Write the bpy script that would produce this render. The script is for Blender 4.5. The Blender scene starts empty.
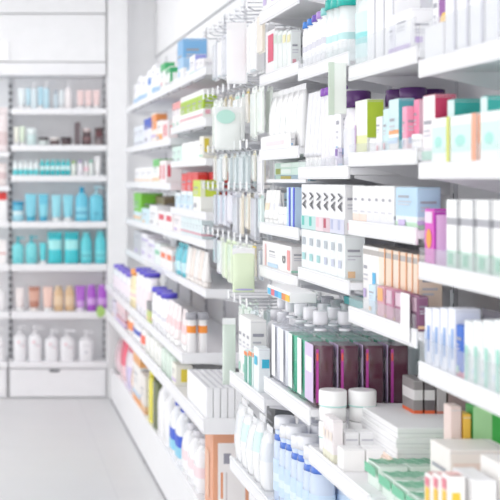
import bpy, bmesh, math, random
from mathutils import Vector, Matrix
R = random.Random(7)
S = bpy.context.scene
COL = S.collection
F = 1400.0; CH = 1.5            # focal length in pixels, eye height
PU, PV = -10.0, 179.0           # principal point

def Yu(u, x): return F * x / (u + 10.0)
def Xu(u, y): return (u + 10.0) * y / F
def Zv(v, y): return CH + (PV - v) * y / F

# ------------------------------------------------------------------ materials
def lin(h):
    h = h.lstrip('#'); out = []
    for i in (0, 2, 4):
        c = int(h[i:i+2], 16) / 255.0
        out.append(c / 12.92 if c <= .04045 else ((c + .055) / 1.055) ** 2.4)
    return tuple(out)
_M = {}
def mat(hexc, kind='card'):
    k = (hexc, kind)
    if k in _M: return _M[k]
    m = bpy.data.materials.new(kind + '_' + hexc.lstrip('#')); m.use_nodes = True
    nt = m.node_tree; n = nt.nodes; l = nt.links
    p = n['Principled BSDF']; c = lin(hexc)
    rough = {'card': .45, 'plastic': .25, 'metal': .4, 'gloss': .12, 'foil': .3, 'wall': .8, 'chrome': .25, 'liquid': .06}.get(kind, .4)
    p.inputs['Roughness'].default_value = rough
    if kind in ('clear', 'shell'):
        nt.nodes.remove(p)
        tr = n.new('ShaderNodeBsdfTransparent'); tr.inputs[0].default_value = (*[.75 + .25 * v for v in c], 1)
        df = n.new('ShaderNodeBsdfDiffuse'); df.inputs[0].default_value = (*c, 1)
        gl = n.new('ShaderNodeBsdfGlossy'); gl.inputs['Roughness'].default_value = .08
        mx = n.new('ShaderNodeMixShader'); mx.inputs[0].default_value = .13 if kind == 'clear' else .03
        l.new(tr.outputs[0], mx.inputs[1]); l.new(df.outputs[0], mx.inputs[2])
        m2 = n.new('ShaderNodeMixShader'); m2.inputs[0].default_value = .05 if kind == 'clear' else .045
        l.new(mx.outputs[0], m2.inputs[1]); l.new(gl.outputs[0], m2.inputs[2])
        l.new(m2.outputs[0], n['Material Output'].inputs[0])
    else:
        if kind in ('chrome', 'foil'): p.inputs['Metallic'].default_value = .9 if kind == 'chrome' else .35
        if kind == 'liquid': p.inputs['Transmission Weight'].default_value = .45; p.inputs['IOR'].default_value = 1.33
        if kind == 'gel':
            p.inputs['Transmission Weight'].default_value = .35; p.inputs['Roughness'].default_value = .1; p.inputs['IOR'].default_value = 1.2
        tc = n.new('ShaderNodeTexCoord'); nz = n.new('ShaderNodeTexNoise'); nz.inputs['Scale'].default_value = 14
        l.new(tc.outputs['Object'], nz.inputs['Vector'])
        mr = n.new('ShaderNodeMixRGB'); mr.inputs[1].default_value = (*[min(1, v * 1.02) for v in c], 1); mr.inputs[2].default_value = (*[v * .96 for v in c], 1)
        l.new(nz.outputs['Fac'], mr.inputs[0]); l.new(mr.outputs[0], p.inputs['Base Color'])
    _M[k] = m
    return m
def mk(c, kind='card'):
    """colour given as hex, or (hex, kind)"""
    return mat(*c) if isinstance(c, tuple) else mat(c, kind)

# ------------------------------------------------------------------ mesh builder
class MB:
    def __init__(s): s.bm = bmesh.new(); s.mats = []
    def mi(s, m):
        if m not in s.mats: s.mats.append(m)
        return s.mats.index(m)
    def face(s, vs, m, smooth=False):
        try: f = s.bm.faces.new(vs)
        except ValueError: return None
        f.material_index = s.mi(m); f.smooth = smooth; return f
    def box(s, x0, x1, y0, y1, z0, z1, m, bev=0):
        r = bmesh.ops.create_cube(s.bm, size=1)
        for v in r['verts']:
            v.co = Vector((x0 + (v.co.x + .5) * (x1 - x0), y0 + (v.co.y + .5) * (y1 - y0), z0 + (v.co.z + .5) * (z1 - z0)))
        fs = {f for v in r['verts'] for f in v.link_faces}
        i = s.mi(m)
        for f in fs: f.material_index = i
        if bev:
            es = list({e for v in r['verts'] for e in v.link_edges})
            bmesh.ops.bevel(s.bm, geom=es, offset=bev, segments=1, affect='EDGES', profile=.5)
    def loft(s, secs, ms, smooth=True, caps=(True, True)):
        rows = [[s.bm.verts.new(c) for c in sec] for sec in secs]
        n = len(rows[0])
        for k in range(len(rows) - 1):
            m = ms[k] if isinstance(ms, list) else ms
            for i in range(n):
                s.face((rows[k][i], rows[k][(i+1) % n], rows[k+1][(i+1) % n], rows[k+1][i]), m, smooth)
        m0 = ms[0] if isinstance(ms, list) else ms; m1 = ms[-1] if isinstance(ms, list) else ms
        if caps[0]: s.face(list(reversed(rows[0])), m0)
        if caps[1]: s.face(rows[-1], m1)
    def quad(s, pts, m): s.face([s.bm.verts.new(p) for p in pts], m)
    def wire(s, pts, r, m, n=6):
        secs = []
        for i, p in enumerate(pts):
            p = Vector(p)
            d = (Vector(pts[min(i+1, len(pts)-1)]) - Vector(pts[max(i-1, 0)])).normalized()
            a = d.orthogonal().normalized() if abs(d.z) > .9 else Vector((0, 0, 1)).cross(d).normalized()
            b = d.cross(a)
            secs.append([p + r * (math.cos(t) * a + math.sin(t) * b) for t in (2 * math.pi * k / n for k in range(n))])
        s.loft(secs, m)
    def mesh(s, name):
        for e in s.bm.edges:
            if len(e.link_faces) == 2 and e.calc_face_angle(0) > .6: e.smooth = False
        me = bpy.data.meshes.new(name); s.bm.to_mesh(me); s.bm.free()
        for m in s.mats: me.materials.append(m)
        return me

def ring(rx, ry, z, e=2.0, n=20, cx=0, cy=0):
    out = []
    for k in range(n):
        t = 2 * math.pi * (k + .5) / n; c, si = math.cos(t), math.sin(t)
        out.append((cx + rx * math.copysign(abs(c) ** (2 / e), c), cy + ry * math.copysign(abs(si) ** (2 / e), si), z))
    return out

def link(name, me, parent=None, loc=None, rz=None):
    o = bpy.data.objects.new(name, me); COL.objects.link(o)
    if parent is not None: o.parent = parent
    if loc is not None: o.location = loc
    if rz: o.rotation_euler = (0, 0, rz)
    return o
def tag(o, label, cat, group=None):
    o['label'] = label; o['category'] = cat
    if group: o['group'] = group
    return o
def structure(name, me):
    o = link(name, me); o['kind'] = 'structure'; return o
def boxmesh(name, b, m, bev=0):
    q = MB(); q.box(*b, m, bev); return q.mesh(name)

_C = {}
def cached(key, fn):
    if key not in _C: _C[key] = fn()
    return _C[key]

# ------------------------------------------------------------------ products: every one faces -X, base centre at the origin
def q3(v): return round(v, 3)

def patch(q, face, w, d, h, a0, a1, b0, b1, m, off=.0005, round_=False):
    def P(a, b):
        if face == 'x': return (-d/2 - off, w/2 - a * w, b * h)
        if face == 'y': return (-d/2 + a * d, -w/2 - off, b * h)
        return (-d/2 + b * d, w/2 - a * w, h + off)
    if round_:
        pts = [P((a0+a1)/2 + (a1-a0)/2 * math.cos(t), (b0+b1)/2 + (b1-b0)/2 * math.sin(t)) for t in (2*math.pi*k/14 for k in range(14))]
    else: pts = [P(a0, b0), P(a1, b0), P(a1, b1), P(a0, b1)]
    q.quad(pts, m)

def carton(w, d, h, col, bands=(), marks=(), top=None, side=None, text=None):
    w, d, h = q3(w), q3(d), q3(h)
    def make():
        q = MB(); base = mk(col); zs = [0.0]; ms = []
        for b0, b1, c in bands:
            if b0 * h > zs[-1] + 1e-4: zs.append(b0 * h); ms.append(base)
            zs.append(b1 * h); ms.append(mk(c))
        if zs[-1] < h - 1e-4: zs.append(h); ms.append(base)
        e = min(.0016, d/6, w/6)
        def rr(z, k=0):
            x, y = d/2 - k, w/2 - k
            return [(-x, -y+e, z), (-x+e, -y, z), (x-e, -y, z), (x, -y+e, z), (x, y-e, z), (x-e, y, z), (-x+e, y, z), (-x, y-e, z)]
        secs = [rr(z) for z in zs[:-1]] + [rr(h - e)] + [rr(h, e)]
        q.loft(secs, ms + [mk(top) if top else ms[-1]], smooth=False)
        if top: patch(q, 't', w, d, h, .03, .97, .03, .97, mk(top))
        if side: patch(q, 'y', w, d, h, .02, .98, .015, .985, mk(side))
        seam = mat('d6d6da')
        patch(q, 't', w, d, h, .04, .96, .86, .89, seam, .0008)
        patch(q, 'y', w, d, h, .0, 1.0, .955, .962, seam, .0009)
        for i, mm in enumerate(marks):
            patch(q, mm[0], w, d, h, *mm[1:5], mk(mm[5]), .0012 + .00025 * i, len(mm) > 6)
        return q.mesh('carton')
    o = link('carton', cached(('carton', w, d, h, col, tuple(bands), tuple(marks), top, side), make))
    if text:
        s, size, c = text[:3]
        t = cached(('text', s, size, c), lambda: textmesh(s, size, mk(c)))
        k = link('lettering', t, o); k.matrix_local = Matrix(((0, 0, -1, -d/2 - .0018), (0, -1, 0, 0), (-1, 0, 0, 0), (0, 0, 0, 1))) if False else Matrix(((0, 0, -1, -d/2 - .0026), (0, 1.6, 0, 0), (1, 0, 0, h * text[3]), (0, 0, 0, 1)))
        # local x of the text runs up (+Z), local y of the text runs far (+Y): letters read upwards
    return o, 'carton'

def textmesh(s, size, m):
    c = bpy.data.curves.new('lettering', 'FONT'); c.body = s; c.size = size; c.align_x = 'CENTER'; c.align_y = 'CENTER'; c.extrude = .0002; c.offset = size * .018
    o = bpy.data.objects.new('lettering', c); COL.objects.link(o)
    me = bpy.data.meshes.new_from_object(o.evaluated_get(bpy.context.evaluated_depsgraph_get()))
    bpy.data.objects.remove(o); bpy.data.curves.remove(c)
    me.materials.clear(); me.materials.append(m); me.name = 'lettering'
    return me

def lathe_part(name, prof, m, e=2.0, n=20, key=None, bands=None):
    def make():
        q = MB(); q.loft([ring(rx, ry, z, e, n) for z, rx, ry in prof], bands or m); return q.mesh(name)
    return cached((name, tuple(prof), str(m), e, key), make)

def empty(name):
    o = bpy.data.objects.new(name, None); COL.objects.link(o); o.empty_display_size = .02; return o

def bottle(w, d, h, col, cap='f2f2f4', label=None, e=2.6, sh=.72, neck=.42, capf=.16, kind='plastic', mark=None, name='bottle'):
    """body, cap, wrap label"""
    w, d, h = q3(w), q3(d), q3(h); o = empty(name)
    rx, ry = d/2, w/2; rn = min(rx, ry) * neck * 1.3
    zc = h * (1 - capf)
    prof = [(0, rx*.92, ry*.92), (h*.015, rx, ry), (h*sh*.6, rx, ry), (h*sh, rx*.97, ry*.97), (h*sh + (zc-h*sh)*.45, rx*.8, ry*.78), (zc - h*.015, rn*1.05, rn*1.05), (zc, rn*.9, rn*.9)]
    link('body', lathe_part('body', [tuple(map(lambda t: round(t, 4), p)) for p in prof], mk(col, kind), e, key=(str(col), kind)), o)
    cp = [(zc, rn*1.15, rn*1.15), (h*.985, rn*1.1, rn*1.1), (h, rn*.95, rn*.95)]
    link('cap', lathe_part('cap', [tuple(map(lambda t: round(t, 4), p)) for p in cp], mk(cap, 'plastic'), 2, key=str(cap)), o)
    if label:
        c, z0, z1 = label[:3]
        def make():
            q = MB()
            zs = [z0*h, z0*h + (z1-z0)*h*.3, z0*h + (z1-z0)*h*.55, z1*h]
            k = .0008
            c2 = label[3] if len(label) > 3 else c
            q.loft([ring(rx+k, ry+k, z, e) for z in zs], [mk(c), mk(c2), mk(c)], caps=(False, False)); return q.mesh('label')
        link('label', cached(('label', w, d, h, str(label), e), make), o)
    return o, 'bottle'

def tube(w, d, h, col, cap='f4f4f4', bands=(), kind='plastic'):
    w, d, h = q3(w), q3(d), q3(h); o = empty('tube'); ch = h * .16
    def make():
        q = MB(); m = mk(col, kind); zs = [ch, ch + .004]; 
        fr = sorted({0.06, .3, .55, .8, .97, 1.0} | {b for x in bands for b in x[:2]})
        secs = []; ms = []; prev = None
        for t in [0] + fr:
            z = ch + (h - ch) * t
            rx = (d/2) * (1 - t) ** .8 * (1 if t > 0 else .92) + .0015; ry = (w/2) * (.84 + .16 * t) * (1 if t > 0 else .95)
            secs.append(ring(rx, ry, z, 2 + 2 * t))
            if prev is not None:
                mm = m
                for b0, b1, c in bands:
                    if prev >= b0 - 1e-6 and t <= b1 + 1e-6: mm = mk(c, kind)
                ms.append(mm)
            prev = t
        q.loft(secs, ms); return q.mesh('body')
    link('body', cached(('tube', w, d, h, str(col), tuple(bands)), make), o)
    r = min(w, d) * .46; r2 = w * .40
    link('cap', lathe_part('cap', [(0, q3(r*.97), q3(r2*.97)), (q3(h*.01), q3(r), q3(r2)), (q3(ch), q3(r*.93), q3(r2*.93))], mk(cap, 'plastic'), 2, key=str(cap)), o)
    return o, 'tube'

def pump_bottle(w, d, h, col, pump='f6f6f8', marks=(), e=3.0, kind='plastic'):
    w, d, h = q3(w), q3(d), q3(h); o = empty('pump_bottle'); rx, ry = d/2, w/2; zb = h * .76
    prof = [(0, rx*.93, ry*.93), (h*.015, rx, ry), (zb*.8, rx, ry), (zb*.93, rx*.85, ry*.86), (zb, rx*.4, ry*.4)]
    def make():
        q = MB(); q.loft([ring(a, b, z, e) for z, a, b in prof], mk(col, kind))
        for mm in marks:
            patch(q, 'x', w*.8, d, h, *mm[:4], mk(mm[4]), .001, len(mm) > 5)
        return q.mesh('body')
    link('body', cached(('pumpbody', w, d, h, str(col), tuple(marks)), make), o)
    def mkp():
        q = MB(); m = mk(pump, 'plastic'); r = ry * .3
        q.loft([ring(r*1.15, r*1.15, zb - .002), ring(r*1.15, r*1.15, zb + h*.06), ring(r*.5, r*.5, zb + h*.065), ring(r*.5, r*.5, h*.93)], m)
        return q.mesh('collar')
    link('collar', cached(('collar', w, h, pump), mkp), o)
    def mkh():
        q = MB(); m = mk(pump, 'plastic'); r = ry * .3
        q.loft([ring(r*.95, r*.95, h*.92), ring(r, r, h*.96), ring(r*.85, r*.85, h)], m)
        q.wire([(0, 0, h*.965), (-rx*.3, -ry*.5, h*.97), (-rx*.5, -ry*.95, h*.955), (-rx*.55, -ry*1.05, h*.93)], r*.42, m)
        return q.mesh('pump_head')
    link('pump_head', cached(('pumphead', w, d, h, pump), mkh), o)
    return o, 'pump bottle'

def jar(w, d, h, col, lid='f2f2f2', lf=.38, kind='plastic', band=None):
    w, d, h = q3(w), q3(d), q3(h); o = empty('jar'); rx, ry = d/2, w/2; zl = h * (1 - lf)
    body = [(0, rx*.9, ry*.9), (h*.04, rx*.97, ry*.97), (zl*.85, rx*.97, ry*.97), (zl, rx*.9, ry*.9)]
    link('body', lathe_part('body', [tuple(map(lambda t: round(t, 4), p)) for p in body], mk(col, kind), 2, key=(str(col), kind)), o)
    lp = [(zl, rx*.98, ry*.98), (zl + h*.02, rx, ry), (h*.96, rx, ry), (h, rx*.93, ry*.93)]
    link('lid', lathe_part('lid', [tuple(map(lambda t: round(t, 4), p)) for p in lp], mk(lid, 'plastic'), 2, key=str(lid)), o)
    return o, 'jar'

def pouch(w, d, h, col, bands=(), seal=None):
    w, d, h = q3(w), q3(d), q3(h); o = empty('pouch')
    def make():
        q = MB(); m = mk(col, 'gloss'); secs = []; ms = []; ts = [0, .05, .15, .3, .45, .6, .75, .9]
        rr = random.Random(int(w * 9e3 + h * 7e3))
        for i, t in enumerate(ts):
            k = math.sin(math.pi * min(.98, .22 + t * .78)) ** .7
            secs.append([(x + rr.uniform(-.0015, .0015), y, z) for x, y, z in ring(d/2 * k + .0012, w/2 * (.98 - .05 * math.sin(math.pi * t)), h * t, 2.6)])
            if i: 
                mm = m
                for b0, b1, c in bands:
                    if ts[i-1] >= b0 - .01 and t <= b1 + .01: mm = mk(c, 'gloss')
                ms.append(mm)
        q.loft(secs, ms); return q.mesh('body')
    link('body', cached(('pouch', w, d, h, str(col), tuple(bands)), make), o)
    link('seal', cached(('seal', w, d, h, str(seal)), lambda: boxmesh('seal', (-.0015, .0015, -w*.48, w*.48, h*.885, h), mk(seal or col, 'gloss'), .0006)), o)
    return o, 'pouch'

def jug(w, d, h, col, cap='2f52b8', label=None):
    """handled household bottle: body with grip, cap, label"""
    w, d, h = q3(w), q3(d), q3(h); o = empty('jug'); rx, ry = d/2, w/2
    def make():
        q = MB(); m = mk(col, 'plastic')
        q.loft([ring(rx*.93, ry*.93, 0, 3.5), ring(rx, ry, h*.02, 3.5), ring(rx, ry, h*.55, 3.5), ring(rx*.85, ry*.62, h*.72, 3, cy=ry*.2), ring(rx*.45, ry*.35, h*.84, 2, cy=ry*.25), ring(rx*.4, ry*.3, h*.88, 2, cy=ry*.25)], m)
        q.wire([(0, ry*.2 - ry*.3, h*.8), (0, -ry*.55, h*.79), (0, -ry*.85, h*.7), (0, -ry*.8, h*.55), (0, -ry*.5, h*.5)], rx*.3, m, 8)
        return q.mesh('body')
    link('body', cached(('jug', w, d, h, col), make), o)
    def mkc():
        q = MB(); q.loft([ring(rx*.5, ry*.38, h*.87, 2, cy=ry*.25), ring(rx*.48, ry*.36, h*.985, 2, cy=ry*.25), ring(rx*.42, ry*.3, h, 2, cy=ry*.25)], mk(cap, 'plastic')); return q.mesh('cap')
    link('cap', cached(('jugcap', w, d, h, cap), mkc), o)
    if label:
        def mkl():
            q = MB(); q.loft([ring(rx+.0008, ry+.0008, h*.12, 3.5), ring(rx+.0008, ry+.0008, h*.3, 3.5), ring(rx+.0008, ry+.0008, h*.5, 3.5)], [mk(label[1]), mk(label[0])], caps=(False, False)); return q.mesh('label')
        link('label', cached(('juglabel', w, d, h, label), mkl), o)
    return o, 'bottle'

def mouthwash(w, d, h, liquid, lab):
    """clear square-shouldered bottle: body, liquid, cap, neck ring, front label"""
    w, d, h = q3(w), q3(d), q3(h); o = empty('mouthwash_bottle'); rx, ry = d/2, w/2; hb = h * .87
    def body():
        q = MB(); m = mat('f4f4f8', 'shell')
        q.loft([ring(rx*.9, ry*.9, 0, 6), ring(rx, ry, h*.015, 6), ring(rx*.98, ry*.98, h*.4, 6), ring(rx, ry, h*.62, 6), ring(rx*.92, ry*.92, h*.70, 5), ring(rx*.66, ry*.55, h*.76, 3), ring(rx*.48, ry*.27, h*.79, 2), ring(rx*.48, ry*.27, hb, 2)], m); return q.mesh('body')
    link('body', cached(('mwbody', w, d, h), body), o)
    def liq():
        q = MB(); k = .0025; m = mk(liquid)
        q.loft([ring(rx*.88-k, ry*.88-k, .003, 6), ring(rx-k, ry-k, h*.02, 6), ring(rx*.98-k, ry*.98-k, h*.4, 6), ring(rx-k, ry-k, h*.62, 6), ring(rx*.97-k, ry*.97-k, h*.655, 6)], m); return q.mesh('liquid')
    link('liquid', cached(('mwliq', w, d, h, liquid), liq), o)
    def cap():
        q = MB(); m = mat('dcdce2', 'plastic'); r = min(rx*.66, ry*.42)
        q.loft([ring(r, r, hb - h*.01, 3), ring(r*.99, r*.99, h*.9, 3), ring(r*.97, r*.97, h*.985, 3), ring(r*.88, r*.88, h, 3)], m); return q.mesh('cap')
    link('cap', cached(('mwcap', w, d, h), cap), o)
    def nr():
        q = MB(); r = min(rx*.55, ry*.36); q.loft([ring(r, r, h*.79), ring(r*1.05, r*1.05, h*.8), ring(r, r, h*.815)], mat('e8e8ee', 'plastic')); return q.mesh('neck_ring')
    link('neck_ring', cached(('mwneck', w, d, h), nr), o)
    def lb():
        k = .84 if lab == 'd9c6e6' else .42
        q = MB(); q.box(-rx-.0022, -rx-.0008, -ry*k, ry*k, h*.05, h*.66, mk(lab), .0004)
        q.box(-rx-.0028, -rx-.0020, -ry*k*.7, ry*k*.7, h*.36, h*.52, mk('f4f2f8'), 0); return q.mesh('label')
    link('label', cached(('mwlabel', w, d, h, lab), lb), o)
    if lab == 'd9c6e6':  # added strip: magenta light through liquid and gaps, put into the colour
        def sl():
            q = MB(); q.box(-rx*.86, -rx*.62, -ry-.0012, -ry-.0002, h*.06, h*.62, mk('b8409f'), .0003); q.box(-rx*.84, -rx*.66, -ry-.0018, -ry-.0011, h*.5, h*.58, mk('e0604a')); return q.mesh('side_label')
        link('side_label', cached(('mwside', w, d, h), sl), o)
    return o, 'bottle'

# ------------------------------------------------------------------ rows and labels
PEND = []           # (object, desc, where, cat, x-key)
def register(o, desc, where, cat, key): PEND.append((o, desc, where, cat, key))

KINDS = dict(carton=carton, bottle=bottle, tube=tube, pump=pump_bottle, jar=jar, pouch=pouch, jug=jug, mouthwash=mouthwash)
class Row:
    """a shelf on the right-hand run: products face the aisle"""
    def __init__(s, where, xf, zt, maxh=None, y0=0, y1=99): s.where, s.xf, s.zt, s.maxh, s.y0, s.y1, s.used = where, xf, zt, maxh, y0, y1, []
    def place(s, x, d, ya, w, zo):
        # nearest free spot on this board
        for sc in (1, .85, .7, .55):
            ww = w * sc
            for k in range(160):
                for sg in ((1, -1) if k else (1,)):
                    yy = ya + sg * k * .002
                    if yy < s.y0 + .005 or yy + ww > s.y1 - .005: continue
                    if all(x >= r[1] - .0005 or x + d <= r[0] + .0005 or yy >= r[3] or yy + ww <= r[2] or abs(zo - r[4]) > .02 for r in s.used):
                        s.used.append((x, x + d, yy, yy + ww, zo)); return yy, ww
        return None
    def put(s, kind, u0, u1, vt, desc, *a, dx=0, d=.05, h=None, zo=0, wmax=None, where=None, **kw):
        x = s.xf + .0095 + dx; ya, yb = Yu(u0, x), Yu(u1, x); w = ya - yb - .003
        if wmax: w = min(w, wmax)
        fit = s.place(x, d, yb + .0015, w, zo)
        if fit is None: return None, 0
        yb, w = fit[0] - .0015, fit[1]
        zt = s.zt + zo
        if h is None: h = Zv(vt, yb + w/2 if kind != 'carton' else yb) - (CH + zt)
        if s.maxh: h = min(h, s.maxh - zo)
        h = max(h, .02)
        if kind == 'carton' and 'plain' not in desc: kw['marks'] = printing(desc + s.where, kw.get('marks', ()), kw.get('side'))
        o, cat = KINDS[kind](w, d, h, *a, **kw)
        o.location = (x + d/2, yb + .0015 + w/2, CH + zt)
        register(o, desc, where or s.where, cat, u0)
        return o, h
def printing(key, marks, side):
    # small printed lines and a colour accent, the same on every carton of one kind
    q = random.Random(sum((i + 1) * ord(c) for i, c in enumerate(key)))
    acc = q.choice(('9fc6e6', 'e6a9b5', 'a9d9c6', 'c9b7e0', 'b0b0ba', 'f0c9a0', 'bcd6ee'))
    faces = {m[0] for m in marks}; out = list(marks)
    for f in 'xy':
        if f in faces or (f == 'y' and side): continue
        t = q.uniform(.55, .75); out += [(f, .14, q.uniform(.6, .86), t, t + .05, 'a2a2ac'), (f, .14, q.uniform(.5, .8), t - .11, t - .08, 'c6c6ce'), (f, .14, q.uniform(.5, .8), t - .18, t - .15, 'd0d0d8')]
        z = q.uniform(.06, .2); out.append((f, .0, 1.0, z, z + q.uniform(.06, .16), acc) if q.random() < .5 else (f, .15, .5, z, z + .14, acc))
    return tuple(out)
class BRow:
    """a shelf on the back wall: products face the camera"""
    def __init__(s, where, zt, yf): s.where, s.zt, s.yf = where, zt, yf
    def put(s, kind, u0, u1, vt, desc, *a, dy=.02, d=.05, h=None, zo=0, where=None, **kw):
        y = s.yf + dy; w = Xu(u1, y) - Xu(u0, y) - .002
        if h is None: h = Zv(vt, y) - s.zt - zo
        o, cat = KINDS[kind](w, d, h, *a, **kw)
        o.location = (Xu((u0 + u1) / 2, y), y + d/2, s.zt + zo); o.rotation_euler = (0, 0, math.pi/2)
        register(o, desc, where or s.where, cat, u0)
        return o, h
ORD = ['leftmost', 'second', 'third', 'fourth', 'fifth', 'sixth', 'seventh', 'eighth', 'ninth', 'tenth', 'eleventh', 'twelfth', 'thirteenth', 'fourteenth', 'fifteenth', 'sixteenth', 'seventeenth', 'eighteenth', 'nineteenth', 'twentieth']
def finish_labels():
    g = {}
    for it in PEND: g.setdefault((it[1], it[2]), []).append(it)
    for (desc, where), its in g.items():
        its.sort(key=lambda i: i[4])
        for k, (o, *_r) in enumerate(its):
            lab = f'{desc} {where}'
            if len(its) > 1:
                if k == 0: lab += ', leftmost'
                elif k == len(its) - 1: lab += ', rightmost'
                else: lab += f', {ORD[k]} from left'
            tag(o, lab, _r[2], f'{desc} {where}' if len(its) > 1 else None)

# ------------------------------------------------------------------ room shell
WHITE = mat('f1f1f3', 'metal'); WALL = mat('f3f3f4', 'wall'); GREY = mat('cfd0d3', 'metal'); DARK = mat('5c5c62', 'metal')
XW = 1.16; YB = 10.0; ZC = 2.85
def floor_mat():
    m = bpy.data.materials.new('floor_tile'); m.use_nodes = True; n = m.node_tree.nodes; l = m.node_tree.links; p = n['Principled BSDF']
    tc = n.new('ShaderNodeTexCoord'); br = n.new('ShaderNodeTexBrick'); br.offset = 0
    br.inputs['Scale'].default_value = 1.0; br.inputs['Brick Width'].default_value = .6; br.inputs['Row Height'].default_value = .6
    br.inputs['Mortar Size'].default_value = .004; br.inputs['Color1'].default_value = (.69, .69, .695, 1); br.inputs['Color2'].default_value = (.68, .68, .685, 1); br.inputs['Mortar'].default_value = (.645, .645, .655, 1)
    l.new(tc.outputs['Object'], br.inputs['Vector'])
    nz = n.new('ShaderNodeTexNoise'); nz.inputs['Scale'].default_value = 3; nz.inputs['Detail'].default_value = 4; l.new(tc.outputs['Object'], nz.inputs['Vector'])
    mx = n.new('ShaderNodeMixRGB'); mx.blend_type = 'MULTIPLY'; mx.inputs[0].default_value = .06
    l.new(br.outputs['Color'], mx.inputs[1]); l.new(nz.outputs['Fac'], mx.inputs[2]); l.new(mx.outputs[0], p.inputs['Base Color'])
    p.inputs['Roughness'].default_value = .38
    return m
structure('floor', boxmesh('floor', (-4, XW + .1, .3, YB + .1, -.06, 0), floor_mat()))
structure('wall_back', boxmesh('wall_back', (-4, XW + .1, YB, YB + .1, 0, ZC), WALL))
structure('wall_right', boxmesh('wall_right', (XW, XW + .1, .3, YB, 0, ZC), WALL))
structure('trim_7', boxmesh('trim_7', (.935, XW, 9.75, YB, 0, ZC), WALL))
structure('ceiling', boxmesh('ceiling', (-4, XW + .1, .3, YB + .1, ZC, ZC + .08), WALL))
# flush header panel over the right-hand run; grey strip colours in its joint shadow
zh = CH + .855
structure('trim_1', boxmesh('trim_1', (XW - .012, XW, .5, 9.745, zh, ZC - .002), mat('f5f5f6', 'wall')))
structure('trim_2', boxmesh('trim_2', (XW - .005, XW, .5, 9.745, zh - .009, zh), mat('b4b5b9', 'wall')))

# ------------------------------------------------------------------ shelf maker
def shelf(y0, y1, xf, zb, lip, label, guard=0, xb=1.133, thick=.018, group=None, side=False, dashes=False):
    o = empty('shelf'); o.location = (xf, (y0+y1)/2, CH + zb); L = (y1 - y0)/2 - .003; dp = xb - xf
    zt = lip - .006
    link('board', boxmesh('board', (.0072, dp, -L + (.0045 if side else 0), L, zt - thick, zt), WHITE, .0012), o)
    q = MB(); q.box(0, .007, -L, L, 0, lip, WHITE, .0015); q.box(-.0015, .0002, -L, L, lip*.12, lip*.16, mat('dcdce0', 'metal')); q.box(-.0015, .0002, -L, L, lip*.86, lip*.90, mat('e2e2e6', 'metal'))
    if dashes:
        n = int(2 * L / .38)
        for k in range(n):
            yy = -L + .05 + k * .38; q.box(-.0012, .006, yy, yy + .27, -.0105, -.0004, mat('9c9ca2', 'metal'))
    link('price_rail', q.mesh('price_rail'), o)
    for sg in (-1, 1):
        q = MB(); m = mat('e4e4e7', 'metal'); yy = sg * (L - .014)
        pts = [(.02, zt - thick - .001), (dp - .001, zt - thick - .001), (dp - .001, zt - thick - .05), (dp*.7, zt - thick - .042), (.02, zt - thick - .008)]
        q.loft([[(x, yy - .002, z) for x, z in pts], [(x, yy + .002, z) for x, z in pts]], m, smooth=False)
        link('bracket', q.mesh('bracket'), o)
    if side: link('side_rail', boxmesh('side_rail', (.0072, dp, -L, -L + .004, 0, lip), WHITE, .001), o)
    if guard: link('front_guard', boxmesh('front_guard', (.001, .0035, -L + .004, L - .004, lip, lip + guard), mat('f4f6f8', 'clear')), o)
    tag(o, label, 'shelf', group)
    return zb + zt + .0005

# ------------------------------------------------------------------ back wall unit
YF = 9.59
def bz(v): return Zv(v, YF)
bu = empty('wall_shelving_unit'); bu.location = (.4, YF + .2, 0)
tag(bu, 'white wall shelving unit with slotted dark uprights on the back wall', 'shelving')
def bpart(name, b, m, bev=.002):
    x0, x1, y0, y1, z0, z1 = b
    return link(name, boxmesh(name, (x0-.4, x1-.4, y0-YF-.2, y1-YF-.2, z0, z1), m, bev), bu)
YBK = YF + .25
xl, xr = Xu(10.5, YF), Xu(106, YF)
bpart('back_panel', (-.9, xr + .01, YBK, YBK + .02, bz(366), bz(75)), mat('f1f1f3', 'metal'))
structure('trim_3', boxmesh('trim_3', (Xu(107.5, YF), Xu(127, YF), YF - .03, YBK + .04, 0, ZC - .002), WALL, .002))
structure('trim_4', boxmesh('trim_4', (-.9, xr, YF, YBK, bz(75), bz(62.5)), WHITE, .002))
structure('trim_5', boxmesh('trim_5', (-.9, xr, YF + .012, YBK, bz(61.5), bz(14)), mat('f4f4f5', 'wall'), .002))
structure('trim_6', boxmesh('trim_6', (-.9, xr, YF - .005, YBK, bz(13), ZC - .002), WALL, .002))
for ux in (10.5, 105):
    x = Xu(ux, YBK - .02); q = MB(); z0, z1 = bz(366), bz(76)
    q.box(x-.4-.014, x-.4+.014, YBK-.02-YF-.2, YBK-YF-.2, z0, z1, mat('c9cacd', 'metal'), .001)
    n = int((z1 - z0) / .05)
    for k in range(n):
        zz = z0 + .02 + k * .05
        q.box(x-.4-.011, x-.4+.011, YBK-.0212-YF-.2, YBK-.0202-YF-.2, zz, zz + .028, DARK)
    link('upright', q.mesh('upright'), bu)
BS = {}
def bshelf(v0, v1, ua, ub, label, name):
    x0, x1 = Xu(ua, YF), Xu(ub, YF); o = empty('shelf'); zb, zt = bz(v1), bz(v0); L = (x1 - x0)/2
    o.location = ((x0+x1)/2, YF, zb)
    link('board', boxmesh('board', (-L + .006, L - .006, .034, .247, (zt-zb) - .024, zt - zb), WHITE, .001), o)
    link('price_rail', boxmesh('price_rail', (-L, L, -.022, .009, 0, zt - zb), WHITE, .003), o)
    tag(o, label, 'shelf'); BS[name] = zt
    return zt
B1 = bshelf(108.5, 114.5, 11, 106.5, 'white back wall shelf holding pale blue and pale pink tubes', 1)
B2 = bshelf(145, 151, 11, 106.5, 'white back wall shelf holding dark jars', 2)
B3 = bshelf(175.5, 181.5, 11, 106.5, 'white back wall shelf holding small white and teal bottles', 3)
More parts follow.
